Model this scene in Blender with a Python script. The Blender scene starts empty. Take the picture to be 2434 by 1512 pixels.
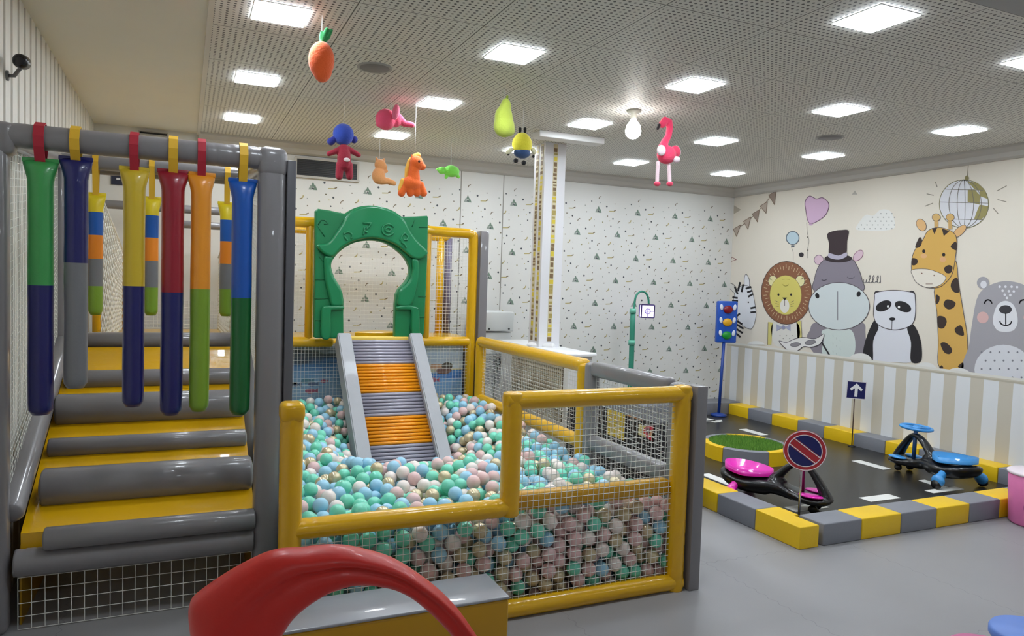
import bpy, bmesh, math, random
import numpy as np
from mathutils import Vector, Matrix
from math import pi, sin, cos, radians
S = bpy.context.scene
# ------------------------------------------------------------------ camera
PW, PH = 2434, 1512
FOC, YAW, PITCH, ROLL, CAMH, PCX = 1680.15, .4028, -.0489, .0314, 1.44, -63.74
_f = Vector((sin(YAW)*cos(PITCH), cos(YAW)*cos(PITCH), sin(PITCH)))
_r0 = Vector((cos(YAW), -sin(YAW), 0)); _u0 = _r0.cross(_f)
_r = _r0*cos(ROLL)+_u0*sin(ROLL); _u = -_r0*sin(ROLL)+_u0*cos(ROLL)
CP = Vector((0, 0, CAMH))
cd = bpy.data.cameras.new('camera'); cam = bpy.data.objects.new('camera', cd)
S.collection.objects.link(cam); S.camera = cam
cd.sensor_width = 36; cd.lens = FOC/PW*36; cd.shift_x = -PCX/PW; cd.clip_start = .05; cd.clip_end = 60
m = Matrix((( _r.x, _u.x, -_f.x, 0), (_r.y, _u.y, -_f.y, 0), (_r.z, _u.z, -_f.z, CAMH), (0, 0, 0, 1)))
cam.matrix_world = m
def ray(x, y): return _f + _r*((x-PW/2-PCX)/FOC) - _u*((y-PH/2)/FOC)
def onX(x, y, X): d = ray(x, y); return CP+d*(X/d.x)
def onY(x, y, Y): d = ray(x, y); return CP+d*(Y/d.y)
def onZ(x, y, Z): d = ray(x, y); return CP+d*((Z-CAMH)/d.z)
# ------------------------------------------------------------------ world and exposure
wd = bpy.data.worlds.new('world'); S.world = wd; wd.use_nodes = True
wd.node_tree.nodes['Background'].inputs[0].default_value = (.9, .93, 1, 1)
wd.node_tree.nodes['Background'].inputs[1].default_value = .25
S.view_settings.view_transform = 'Standard'; S.view_settings.look = 'None'
S.view_settings.gamma = 1; S.view_settings.use_curve_mapping = False
S.view_settings.exposure = 0.5
LIGHT_POWER = 32.0
# ------------------------------------------------------------------ materials
def srgb(c):
    if isinstance(c, str):
        c = tuple(int(c[i:i+2], 16) for i in (0, 2, 4))
    return tuple((v/255/12.92 if v/255 <= .04045 else ((v/255+.055)/1.055)**2.4) for v in c)+(1,)
MATS = {}
def mat(name, col, rough=.5, metal=0, coat=0, bump=None, emit=0, alpha=1, trans=0, sheen=0, var=0, spec=.5, sub=0):
    if name in MATS: return MATS[name]
    M = bpy.data.materials.new(name); MATS[name] = M; M.use_nodes = True
    nt = M.node_tree; b = nt.nodes['Principled BSDF']
    c = srgb(col)
    b.inputs['Base Color'].default_value = c; b.inputs['Roughness'].default_value = rough
    b.inputs['Metallic'].default_value = metal; b.inputs['Coat Weight'].default_value = coat
    b.inputs['Specular IOR Level'].default_value = spec
    if sheen: b.inputs['Sheen Weight'].default_value = sheen
    if trans: b.inputs['Transmission Weight'].default_value = trans
    if sub:
        b.inputs['Subsurface Weight'].default_value = sub; b.inputs['Subsurface Radius'].default_value = (.03, .03, .03)
    if alpha < 1: b.inputs['Alpha'].default_value = alpha
    if emit:
        b.inputs['Emission Color'].default_value = c; b.inputs['Emission Strength'].default_value = emit
    if bump or var:
        tc = nt.nodes.new('ShaderNodeTexCoord')
        mp = nt.nodes.new('ShaderNodeMapping'); nt.links.new(tc.outputs['Object'], mp.inputs['Vector'])
        nz = nt.nodes.new('ShaderNodeTexNoise'); nt.links.new(mp.outputs[0], nz.inputs['Vector'])
        sc, st, dist = bump if bump else (6, 0, 0)
        nz.inputs['Scale'].default_value = sc; nz.inputs['Detail'].default_value = 3
        nz.inputs['Distortion'].default_value = dist
        if st:
            bp = nt.nodes.new('ShaderNodeBump'); bp.inputs['Strength'].default_value = st; bp.inputs['Distance'].default_value = .01
            nt.links.new(nz.outputs['Fac'], bp.inputs['Height']); nt.links.new(bp.outputs[0], b.inputs['Normal'])
        if var:
            mx = nt.nodes.new('ShaderNodeMix'); mx.data_type = 'RGBA'
            mx.inputs[6].default_value = tuple(v*(1-var) for v in c[:3])+(1,)
            mx.inputs[7].default_value = tuple(min(1, v*(1+var)) for v in c[:3])+(1,)
            nt.links.new(nz.outputs['Fac'], mx.inputs[0]); nt.links.new(mx.outputs[2], b.inputs['Base Color'])
    return M
YEL = mat('yellow_vinyl', (224, 172, 6), .28, coat=.35, bump=(9, .35, 1.2))
YELF = mat('yellow_foam', (246, 202, 22), .42, bump=(40, .1, 0))
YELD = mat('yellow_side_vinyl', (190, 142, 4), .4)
GRY = mat('grey_vinyl', (128, 125, 128), .3, coat=.3, bump=(7, .22, 1.0))
GRYF = mat('grey_foam', (134, 136, 144), .5, bump=(40, .1, 0))
GRYD = mat('dark_grey_vinyl', (92, 92, 98), .4)
NETW = mat('net_cord', (226, 226, 220), .6)
WHT = mat('white_paint', (232, 232, 232), .45)
BLK = mat('black_plastic', (22, 22, 24), .3)
CHR = mat('steel', (200, 200, 205), .25, metal=1)
DRK = mat('dark_void', (24, 24, 26), .8)
# ------------------------------------------------------------------ object helpers
COL = S.collection
def link(o, parent=None):
    COL.objects.link(o)
    if parent is not None: o.parent = parent
    return o
def tag(o, label=None, cat=None, group=None, kind=None):
    if label: o['label'] = label
    if cat: o['category'] = cat
    if group: o['group'] = group
    if kind: o['kind'] = kind
    return o
def thing(name, label, cat, loc=(0, 0, 0), rz=0, group=None):
    o = bpy.data.objects.new(name, None); link(o); o.empty_display_size = .1
    o.location = loc; o.rotation_euler = (0, 0, rz); tag(o, label, cat, group)
    return o
def base(o, loc, rz=0):
    """move a thing's empty to its base after parts were modelled in world space"""
    M = Matrix.Translation(Vector(loc)) @ Matrix.Rotation(rz, 4, 'Z'); inv = M.inverted()
    o.matrix_world = M; o.location = loc; o.rotation_euler = (0, 0, rz)
    for c in o.children: c.matrix_parent_inverse = inv
    return o
class MB:
    def __init__(s): s.v = []; s.f = []; s.mi = []; s.sm = []
    def add(s, vs, fs, mi=0, smooth=False):
        n = len(s.v); s.v += [tuple(v) for v in vs]
        s.f += [tuple(n+i for i in f) for f in fs]; s.mi += [mi]*len(fs); s.sm += [smooth]*len(fs); return s
    def box(s, lo, hi, mi=0, bev=0, M=None):
        x0, y0, z0 = lo; x1, y1, z1 = hi
        if bev <= 0:
            vs = [(x, y, z) for x in (x0, x1) for y in (y0, y1) for z in (z0, z1)]
            fs = [(0, 1, 3, 2), (4, 6, 7, 5), (0, 4, 5, 1), (2, 3, 7, 6), (0, 2, 6, 4), (1, 5, 7, 3)]
            if M: vs = [M @ Vector(v) for v in vs]
            return s.add(vs, fs, mi)
        bm = bmesh.new(); bmesh.ops.create_cube(bm, size=1)
        for v in bm.verts: v.co = Vector(((x0+x1)/2+v.co.x*(x1-x0), (y0+y1)/2+v.co.y*(y1-y0), (z0+z1)/2+v.co.z*(z1-z0)))
        bmesh.ops.bevel(bm, geom=list(bm.edges), offset=bev, segments=3, profile=.5, affect='EDGES')
        return s.bm(bm, mi, True, M)
    def bm(s, bm, mi=0, smooth=True, M=None):
        bm.verts.ensure_lookup_table()
        s.add([(M @ v.co if M else v.co.copy()) for v in bm.verts], [[v.index for v in f.verts] for f in bm.faces], mi, smooth)
        bm.free(); return s
    def tube(s, path, r, n=12, mi=0, closed=False, caps=True, sq=1.0, smooth=True, rnd=0, upv=None):
        P = [Vector(p) for p in path]; m = len(P)
        R = r if isinstance(r, (list, tuple)) else [r]*m
        if rnd and not closed:                       # rounded ends
            d0 = (P[0]-P[1]).normalized(); d1 = (P[-1]-P[-2]).normalized()
            k = [(.0, 1), (.5, .87), (.87, .5), (1, .02)]
            A = [(P[0]+d0*R[0]*a*rnd, R[0]*b) for a, b in reversed(k[1:])]; B = [(P[-1]+d1*R[-1]*a*rnd, R[-1]*b) for a, b in k[1:]]
            P = [a[0] for a in A]+P+[b[0] for b in B]; R = [a[1] for a in A]+list(R)+[b[1] for b in B]; m = len(P)
        T = []
        for i in range(m):
            if closed: t = P[(i+1) % m]-P[i-1]
            else: t = P[min(i+1, m-1)]-P[max(i-1, 0)]
            T.append(t.normalized())
        a = Vector(upv) if upv else Vector((0, 0, 1)) if abs(T[0].z) < .9 else Vector((1, 0, 0))
        N = (a-T[0]*a.dot(T[0])).normalized(); vs = []
        for i in range(m):
            N = (N-T[i]*N.dot(T[i])); N = N.normalized() if N.length > 1e-6 else T[i].orthogonal().normalized()
            B = T[i].cross(N)
            for k in range(n):
                q = 2*pi*k/n; vs.append(P[i]+N*(cos(q)*R[i])+B*(sin(q)*R[i]*sq))
        fs = []
        for i in range(m if closed else m-1):
            j = (i+1) % m
            for k in range(n):
                l = (k+1) % n; fs.append((i*n+k, i*n+l, j*n+l, j*n+k))
        if caps and not closed: fs += [tuple(range(n-1, -1, -1)), tuple((m-1)*n+k for k in range(n))]
        return s.add(vs, fs, mi, smooth)
    def lathe(s, prof, c=(0, 0, 0), n=24, mi=0, smooth=True, M=None):
        vs = []; k = len(prof)
        for i in range(n):
            q = 2*pi*i/n
            for r, z in prof:
                v = Vector((c[0]+r*cos(q), c[1]+r*sin(q), c[2]+z)); vs.append(M @ v if M else v)
        fs = []
        for i in range(n):
            j = (i+1) % n
            for a in range(k-1): fs.append((i*k+a, j*k+a, j*k+a+1, i*k+a+1))
        return s.add(vs, fs, mi, smooth)
    def ell(s, c, r, n=16, mi=0, M=None):
        if not hasattr(r, '__len__'): r = (r, r, r)
        h = n//2; vs = [(0, 0, 1)]+[(sin(pi*i/h)*cos(2*pi*k/n), sin(pi*i/h)*sin(2*pi*k/n), cos(pi*i/h)) for i in range(1, h) for k in range(n)]+[(0, 0, -1)]
        L = Matrix.Translation(Vector(c)) @ (M if M else Matrix.Identity(4)) @ Matrix.Diagonal((r[0], r[1], r[2], 1))
        fs = [(0, 1+k, 1+(k+1) % n) for k in range(n)]
        for i in range(h-2):
            for k in range(n): a = 1+i*n; b = a+n; fs.append((a+k, b+k, b+(k+1) % n, a+(k+1) % n))
        a = 1+(h-2)*n; e = len(vs)-1; fs += [(a+k, e, a+(k+1) % n) for k in range(n)]
        return s.add([L @ Vector(v) for v in vs], fs, mi, True)
    def poly(s, pts, mi=0): return s.add(pts, [tuple(range(len(pts)))], mi)
    def mesh(s, name):
        me = bpy.data.meshes.new(name); me.from_pydata(s.v, [], s.f)
        me.polygons.foreach_set('material_index', s.mi); me.polygons.foreach_set('use_smooth', s.sm); me.update(); return me
    def build(s, name, mats, parent=None, wn=False):
        me = s.mesh(name)
        for q in (mats if isinstance(mats, (list, tuple)) else [mats]): me.materials.append(q)
        return link(bpy.data.objects.new(name, me), parent)
def RX(a): return Matrix.Rotation(a, 4, 'X')
def RY(a): return Matrix.Rotation(a, 4, 'Y')
def RZ(a): return Matrix.Rotation(a, 4, 'Z')
def TR(*v): return Matrix.Translation(Vector(v))
def evmesh(o, name):
    dg = bpy.context.evaluated_depsgraph_get(); me = bpy.data.meshes.new_from_object(o.evaluated_get(dg), depsgraph=dg)
    me.name = name; d = o.data; bpy.data.objects.remove(o)
    return me
def prism(name, loops, depth, bev, M, mats, parent=None, cyc=True, smooth=False):
    """extruded outline with holes (loops in the local xy plane), bevelled, placed by M"""
    cu = bpy.data.curves.new(name, 'CURVE'); cu.dimensions = '2D'; cu.fill_mode = 'BOTH'
    cu.extrude = max(depth/2-bev, .0001); cu.bevel_depth = bev; cu.bevel_resolution = 3; cu.offset = -bev
    for L in loops:
        sp = cu.splines.new('POLY'); sp.points.add(len(L)-1); sp.use_cyclic_u = True
        for p, q in zip(sp.points, L): p.co = (q[0], q[1], 0, 1)
    o = bpy.data.objects.new(name, cu); COL.objects.link(o)
    me = evmesh(o, name); me.transform(M); me.materials.clear()
    for q in (mats if isinstance(mats, (list, tuple)) else [mats]): me.materials.append(q)
    for p in me.polygons: p.use_smooth = smooth
    return link(bpy.data.objects.new(name, me), parent)
def blob(name, mb, vox, mats, parent=None, sm=4):
    """fuse the shapes in mb into one soft continuous surface"""
    o = link(bpy.data.objects.new(name, mb.mesh(name)))
    r = o.modifiers.new('r', 'REMESH'); r.mode = 'VOXEL'; r.voxel_size = vox; r.use_smooth_shade = True
    if sm:
        q = o.modifiers.new('s', 'SMOOTH'); q.iterations = sm; q.factor = .5
    me = evmesh(o, name)
    for q in (mats if isinstance(mats, (list, tuple)) else [mats]): me.materials.append(q)
    for p in me.polygons: p.use_smooth = True
    return link(bpy.data.objects.new(name, me), parent)
def smoothpts(P, n=6, closed=False):
    """catmull-rom through points"""
    P = [Vector(p) for p in P]; m = len(P); out = []
    for i in range(m if closed else m-1):
        a = P[(i-1) % m] if closed or i > 0 else P[0]; b = P[i]; c = P[(i+1) % m]; d = P[(i+2) % m] if closed or i+2 < m else P[-1]
        for k in range(n):
            t = k/n; out.append(.5*((2*b)+(c-a)*t+(2*a-5*b+4*c-d)*t*t+(3*b-a-3*c+d)*t**3))
    if not closed: out.append(P[-1])
    return out
rng = random.Random(7)
def rail(mb, a, b, r=.042, mi=0, wr=.0, rnd=.45):
    """one padded rail with slightly wrinkled vinyl"""
    a = Vector(a); b = Vector(b); n = max(3, int((b-a).length/.02)); P = []; R = []
    for i in range(n+1):
        t = i/n; P.append(a.lerp(b, t)); R.append(r*(1+wr*sin(t*n*1.9+rng.random()*.9)*rng.random()))
    mb.tube(P, R, 16, mi, rnd=rnd)
def netpart(name, q, nu, nv, parent, r=.0016, mt=None, bulge=0, nrm=(0, 1, 0)):
    """square mesh net between four corners q00,q10,q11,q01"""
    A, B, C_, D = [Vector(p) for p in q]; mb = MB(); nr = Vector(nrm)
    def P(u, v): return A.lerp(B, u).lerp(D.lerp(C_, u), v)+nr*(bulge*sin(pi*u)*sin(pi*v))
    su = max(1, min(8, nu//6)) if bulge else 1
    for i in range(nu+1): mb.tube([P(i/nu, k/su) for k in range(su+1)], r, 4, caps=False)
    for j in range(nv+1): mb.tube([P(k/su, j/nv) for k in range(su+1)], r, 4, caps=False)
    return mb.build(name, mt or NETW, parent)
# ------------------------------------------------------------------ the room
XL, XR, YF, YB, H = -.70, 6.07, -2.6, 6.72, 2.6625
def struct(o): return tag(o, kind='structure')
def node_mat(name):
    M = bpy.data.materials.new(name); M.use_nodes = True; nt = M.node_tree
    return M, nt, nt.nodes['Principled BSDF']
def mth(nt, op, a, b=None, c=None):
    n = nt.nodes.new('ShaderNodeMath'); n.operation = op
    for i, v in enumerate((a, b, c)):
        if v is None: continue
        if isinstance(v, (int, float)): n.inputs[i].default_value = v
        else: nt.links.new(v, n.inputs[i])
    return n.outputs[0]
def coords(nt):
    tc = nt.nodes.new('ShaderNodeTexCoord'); sp = nt.nodes.new('ShaderNodeSeparateXYZ'); nt.links.new(tc.outputs['Object'], sp.inputs[0])
    return tc, sp
def mixc(nt, fac, a, b):
    m_ = nt.nodes.new('ShaderNodeMix'); m_.data_type = 'RGBA'
    for i, v in ((6, a), (7, b)):
        if isinstance(v, tuple): m_.inputs[i].default_value = v
        else: nt.links.new(v, m_.inputs[i])
    nt.links.new(fac, m_.inputs[0]); return m_.outputs[2]
# floor: grey interlocking mats
FLM, nt, b = node_mat('grey_floor_mat'); tc, sp = coords(nt)
nz = nt.nodes.new('ShaderNodeTexNoise'); nz.inputs['Scale'].default_value = 1.3; nz.inputs['Detail'].default_value = 6; nt.links.new(tc.outputs['Object'], nz.inputs[0])
nf = nt.nodes.new('ShaderNodeTexNoise'); nf.inputs['Scale'].default_value = 160; nt.links.new(tc.outputs['Object'], nf.inputs[0])
col = mixc(nt, nz.outputs['Fac'], srgb((143, 142, 144)), srgb((161, 160, 162)))
def seam(ax, off, T=1.0):
    wob = mth(nt, 'MULTIPLY', mth(nt, 'SINE', mth(nt, 'MULTIPLY', sp.outputs[1-ax], 90.0)), .008)
    q = mth(nt, 'FRACT', mth(nt, 'DIVIDE', mth(nt, 'ADD', mth(nt, 'ADD', sp.outputs[ax], off+50), wob), T))
    return mth(nt, 'LESS_THAN', q, .0035)
sm_ = mth(nt, 'MAXIMUM', seam(0, .45), seam(1, .1))
col = mixc(nt, mth(nt, 'MULTIPLY', sm_, .5), col, srgb((108, 108, 110)))
nt.links.new(col, b.inputs['Base Color']); b.inputs['Roughness'].default_value = .42
bp = nt.nodes.new('ShaderNodeBump'); bp.inputs['Strength'].default_value = .06; bp.inputs['Distance'].default_value = .003
nt.links.new(nf.outputs['Fac'], bp.inputs['Height']); nt.links.new(bp.outputs[0], b.inputs['Normal'])
struct(MB().box((XL-.1, YF-.1, -.1), (XR+.1, YB+.1, 0)).build('floor', FLM))
# perforated ceiling tiles
CLM, nt, b = node_mat('perforated_tile'); tc, sp = coords(nt)
X0, Y0 = .0974, 1.972
def frac(o, off, T): return mth(nt, 'FRACT', mth(nt, 'DIVIDE', mth(nt, 'SUBTRACT', o, off-60), T))
fx, fy = frac(sp.outputs[0], X0, .6), frac(sp.outputs[1], Y0, .6)
def near_edge(f, w): return mth(nt, 'GREATER_THAN', mth(nt, 'ABSOLUTE', mth(nt, 'SUBTRACT', f, .5)), .5-w)
edge = mth(nt, 'MAXIMUM', near_edge(fx, .005), near_edge(fy, .005))
rim = mth(nt, 'MAXIMUM', near_edge(fx, .025), near_edge(fy, .025))
hx = mth(nt, 'SUBTRACT', frac(sp.outputs[0], X0, .6/21), .5); hy = mth(nt, 'SUBTRACT', frac(sp.outputs[1], Y0, .6/21), .5)
dist = mth(nt, 'ADD', mth(nt, 'MULTIPLY', hx, hx), mth(nt, 'MULTIPLY', hy, hy))
hole = mth(nt, 'MULTIPLY', mth(nt, 'LESS_THAN', dist, .055), mth(nt, 'SUBTRACT', 1.0, rim))
col = mixc(nt, hole, srgb((222, 220, 213)), srgb((90, 88, 86)))
col = mixc(nt, edge, col, srgb((96, 94, 90)))
nt.links.new(col, b.inputs['Base Color']); b.inputs['Roughness'].default_value = .55
struct(MB().box((X0, Y0, H), (XR, YB, H+.1)).build('ceiling', CLM))
SOF = mat('plaster_soffit', (228, 223, 208), .7, bump=(3, .02, 0), var=.03)
struct(MB().box((XL-.1, YF-.1, H), (X0, YB+.1, H+.1)).build('ceiling_left', SOF))
struct(MB().box((X0, YF-.1, H), (XR+.1, Y0, H+.1)).build('ceiling_front', mat('plaster_grey', (168, 168, 168), .7, var=.03, bump=(3, .02, 0))))
struct(MB().box((X0-.012, Y0, H-.018), (X0+.014, YB, H)).build('trim_1', mat('trim_paint', (214, 208, 196), .5)))
CRN = mat('cornice_paint', (188, 184, 178), .55)
def cornice(name, pts, inward):
    mb = MB(); a, b_ = pts
    prof = [(0, 0), (.11, 0), (.11, -.02), (.095, -.028), (.06, -.05), (.045, -.085), (.02, -.1), (0, -.1)]
    A = [(a[0]+inward[0]*p, a[1]+inward[1]*p, H+q) for p, q in prof]; B = [(b_[0]+inward[0]*p, b_[1]+inward[1]*p, H+q) for p, q in prof]
    n = len(prof); mb.add(A+B, [(i, (i+1) % n, n+(i+1) % n, n+i) for i in range(n)]+[tuple(range(n)), tuple(range(2*n-1, n-1, -1))])
    return struct(mb.build(name, CRN))
cornice('trim_2', ((XR, Y0), (XR, YB)), (-1, 0)); cornice('trim_3', ((X0, YB), (XR, YB)), (0, -1))
WPB = mat('wallpaper_cream', (224, 223, 219), .75, var=.02, bump=(2, .01, 0))
WPM = mat('mural_cream', (228, 220, 206), .7, var=.02, bump=(2, .01, 0))
WPL = mat('plain_wall', (214, 212, 206), .7, var=.02, bump=(2, .01, 0))
wall_back = struct(MB().box((XL-.1, YB, 0), (XR+.1, YB+.1, H+.1)).build('wall_back', WPB))
wall_right = struct(MB().box((XR, YF-.1, 0), (XR+.1, YB, H+.1)).build('wall_right', WPM))
struct(MB().box((XL-.1, YF-.1, 0), (XR, YF, H+.1)).build('wall_front', WPL))
# left wall of vertical fluted boards
mb = MB().box((XL-.1, YF, 0), (XL-.012, YB, H+.1)); 
y = YF; k = 0
while y < YB-.02:
    w = .096; mb.box((XL-.03, y, 0), (XL, min(y+w, YB), H), 1, bev=0); mb.box((XL-.03, y+w, 0), (XL-.022, min(y+.137, YB), H), 2); y += .137
wall_left = struct(mb.build('wall_left', [WPL, mat('slat_white', (230, 226, 217), .6, bump=(14, .05, 0), var=.05), mat('slat_groove', (70, 60, 50), .8)]))
# ------------------------------------------------------------------ printed wallpaper on the back wall
def flat(name, mats): return {'n': name, 'm': mats, 'mb': MB()}
WPC = [mat('print_green', (120, 140, 126), .8), mat('print_grey_green', (152, 160, 152), .8), mat('print_navy', (84, 88, 94), .8), mat('print_olive', (158, 152, 112), .8), mat('print_brown', (122, 110, 92), .8), mat('print_mustard', (186, 172, 120), .8)]
mb = MB(); r7 = random.Random(11)
def P(x, z, l=0): return (x, YB-.0008-.0005*l, z)
def disk(x, z, r, mi, l=0, n=8): mb.poly([P(x+r*cos(2*pi*k/n), z+r*sin(2*pi*k/n), l) for k in range(n)], mi)
def stroke(pts, w, mi, l=0):
    for a, c in zip(pts[:-1], pts[1:]):
        d = Vector((c[0]-a[0], c[1]-a[1])); 
        if d.length < 1e-6: continue
        nrm = Vector((-d.y, d.x)).normalized()*w/2
        mb.poly([P(a[0]+nrm.x, a[1]+nrm.y, l), P(c[0]+nrm.x, c[1]+nrm.y, l), P(c[0]-nrm.x, c[1]-nrm.y, l), P(a[0]-nrm.x, a[1]-nrm.y, l)], mi)
DXm, DZm = .515, .257
p0_ = onY(1372, 554, YB)
for r_ in range(-8, 8):
    for c_ in range(-8, 8):
        x = p0_.x+DXm*c_+(DXm/2 if r_ % 2 else 0); z = p0_.z+DZm*r_
        if x < .62: continue
        if x > XR-.06 or z < .04 or z > H-.2: continue
        s = 1
        for dx, dz, sz, mi in ((-.022, 0, .036, 1), (.020, 0, .038, 0), (0, .028, .036, 0), (.0, -.002, .02, 2)):
            mb.poly([P(x+dx-sz*.55, z+dz-sz*.5, mi), P(x+dx+sz*.55, z+dz-sz*.5, mi), P(x+dx+sz*.1, z+dz+sz*.6, mi), P(x+dx-sz*.1, z+dz+sz*.6, mi)], mi)
        disk(x-.17, z+.05, .006, 1); disk(x+.02, z+.09, .005, 1); disk(x+.15, z-.10, .005, 5); disk(x-.05, z-.10, .005, 1); disk(x-.15, z-.02, .006, 4); disk(x+.105, z+.055, .011, 2); disk(x+.19, z-.075, .010, 2); disk(x+.12, z-.05, .007, 4); disk(x-.09, z+.10, .008, 2); disk(x+.06, z-.12, .008, 3); disk(x+.21, z+.09, .006, 4)
        stroke([(x+.14, z+.005), (x+.2, z+.008), (x+.222, z+.024)], .010, 5); stroke([(x+.2, z+.012), (x+.222, z+.02)], .010, 4, 1)
        q = [(x-.12+.034*cos(a), z-.075+.034*sin(a)) for a in (0, -.5, -1.0, -1.5)]; stroke(q, .011, 5); stroke(q[2:], .006, 4, 1)
        q = [(x+.03+.03*cos(a), z+.13+.03*sin(a)) for a in (3.1, 2.6, 2.1, 1.6)]; stroke(q, .008, 4)
wpp = mb.build('wallpaper_print', WPC, wall_back)
# seams of the wallpaper drops
mb = MB()
for x in (1.62+.53*k for k in range(0, 1)): pass
for x in (2.55, 3.02): mb.box((x, YB-.004, .0), (x+.008, YB, H-.1))
mb.build('wallpaper_seam', mat('seam_grey', (150, 148, 140), .7), wall_back)
# dark air vent
v = thing('air_vent', 'dark rectangular air vent high on the back wall behind the hanging doll', 'vent', (1.2, YB, 2.4))
a = onY(706, 377, YB-.02); c = onY(848, 428, YB-.02)
x0, x1, z1, z0 = a.x, c.x, a.z, c.z
mb = MB().box((x0, YB-.02, z0), (x1, YB-.004, z1), 1)
for k in range(9): zz = z0+(z1-z0)*(k+.5)/9; mb.box((x0, YB-.024, zz-.003), (x1, YB-.02, zz+.003), 2)
mb.build('grille', [WHT, mat('vent_dark', (38, 38, 40), .6), mat('vent_slat', (50, 50, 52), .5)], v)
mb = MB().box((x0-.02, YB-.03, z0-.02), (x1+.02, YB, z0)).box((x0-.02, YB-.03, z1), (x1+.02, YB, z1+.02)).box((x0-.02, YB-.03, z0), (x0, YB, z1)).box((x1, YB-.03, z0), (x1+.02, YB, z1))
mb.build('vent_frame', CRN, v); base(v, (1.2, YB, z0))
# ceiling slot vent near the left back and the sign behind the climbing frame
vv = thing('slot_vent', 'thin black slot vent high on the back wall above the climbing frame', 'vent')
a = onY(332, 313, YB-.01); c = onY(397, 323, YB-.01)
MB().box((a.x, YB-.03, c.z), (c.x, YB, a.z)).build('slot', DRK, vv); MB().box((a.x-.01, YB-.018, c.z-.01), (c.x+.01, YB-.001, a.z+.01)).build('slot_frame', CRN, vv); base(vv, (a.x, YB, c.z))
a = onY(264, 410, YB-.01); c = onY(292, 440, YB-.01)
sg = MB().box((a.x, YB-.012, c.z), (c.x, YB, a.z)).box((a.x+.04, YB-.014, (a.z+c.z)/2-.008), (c.x-.02, YB-.012, (a.z+c.z)/2+.008), 1).build('wall_plate', [mat('sign_navy', (38, 42, 66), .5), WHT])
tag(sg, 'small dark navy square plate on the back wall seen through the climbing frame', 'sign')
# security camera on the left wall
t = thing('security_camera', 'small black security camera on the white slatted wall', 'camera')
p = onX(52, 147, XL+.07)
blob('camera_body', MB().tube([p+Vector((0, .035, .006)), p-Vector((0, .035, .006))], .030, 16, rnd=.5), .006, BLK, t)
MB().tube([p+Vector((.0, -.036, -.006)), p+Vector((0, -.046, -.008))], .021, 16).build('lens', mat('lens_black', (8, 8, 12), .08), t)
MB().tube([p+Vector((-.005, .03, -.01)), p+Vector((-.04, .07, -.045)), p+Vector((-.068, .08, -.045))], .008, 8).tube([p+Vector((-.07, .08, -.045)), p+Vector((-.062, .08, -.045))], .022, 16).build('bracket', mat('bracket_grey', (120, 120, 120), .4), t)
base(t, p+Vector((-.07, .08, -.045)))
# ------------------------------------------------------------------ ceiling lamps
EMI = mat('led_panel', (238, 247, 255), .5, emit=LIGHT_POWER)
def lamp(x, y, label, group='square ceiling lights', proto=[None]):
    if proto[0] is None:
        t = thing('ceiling_light', label, 'ceiling light', (x, y, H), group=group)
        w = .120; MB().box((-w, -w, -.007), (w, w, .0)).build('diffuser', EMI, t)
        mb = MB(); e = w+.004
        for a, c in (((-e, -e), (e, -w)), ((-e, w), (e, e)), ((-e, -w), (-w, w)), ((w, -w), (e, w))): mb.box((a[0], a[1], -.003), (c[0], c[1], 0))
        mb.build('frame', WHT, t); proto[0] = t; return t
    t = proto[0].copy(); link(t); t.location = (x, y, H); t['label'] = label; t['group'] = group
    for c in proto[0].children: q = c.copy(); link(q, t)
    return t
ORD = ['first', 'second', 'third', 'fourth', 'fifth', 'sixth']
cols = {0: 'row above the hanging bags', 2: 'row above the green arch', 4: 'row nearest the flamingo', 6: 'row left of the mural row', 8: 'row nearest the mural wall'}
for i in (0, 2, 4, 6, 8):
    n = 0
    for j in (6, 4, 2, 0):
        x, y = .3974+.6*i, 2.272+.6*j
        lamp(x, y, 'glowing square ceiling light, %s from the back in the %s' % (ORD[n], cols[i])); n += 1
for x in (1.0, 2.8, 4.6):  # unseen fill lights added behind the camera for the front of the room
    for y in (-1.0,): lamp(x, y, 'unseen square light added behind the camera to brighten the foreground', 'added fill lights out of view')
# round speakers and bulb
for (px, lab) in (((891, 160), 'round grey ceiling speaker near the hanging carrot'), ((1972, 326), 'round grey ceiling speaker near the mural wall')):
    p = onZ(px[0], px[1], H); s_ = thing('ceiling_speaker', lab, 'speaker', (p.x, p.y, H), group='round ceiling speakers')
    MB().lathe([(0, -.006), (.085, -.006), (.088, 0)], n=32).build('grille', mat('speaker_grey', (128, 126, 126), .6, bump=(300, .3, 0)), s_)
    MB().lathe([(.085, -.006), (.098, -.008), (.102, 0)], n=32).build('rim', mat('speaker_rim', (160, 158, 156), .5), s_)
p = onZ(1507, 262, H)
t = thing('bare_bulb', 'glowing round bulb hanging from a socket in the ceiling beside the flamingo', 'light bulb', (p.x, p.y, H))
q = onY(1505, 312, p.y); zb = q.z
MB().lathe([(0, 0), (.05, 0), (.05, -.012), (.02, -.02), (.018, zb-H+.085), (0, zb-H+.085)], n=20).build('socket', mat('socket_grey', (150, 150, 140), .5), t)
MB().lathe([(.016, .085), (.024, .07), (.046, .04), (.055, 0), (.048, -.028), (.026, -.048), (0, -.055)], c=(0, 0, zb-H), n=24).build('bulb', mat('bulb_glow', (255, 253, 248), .3, emit=14), t)
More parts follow.
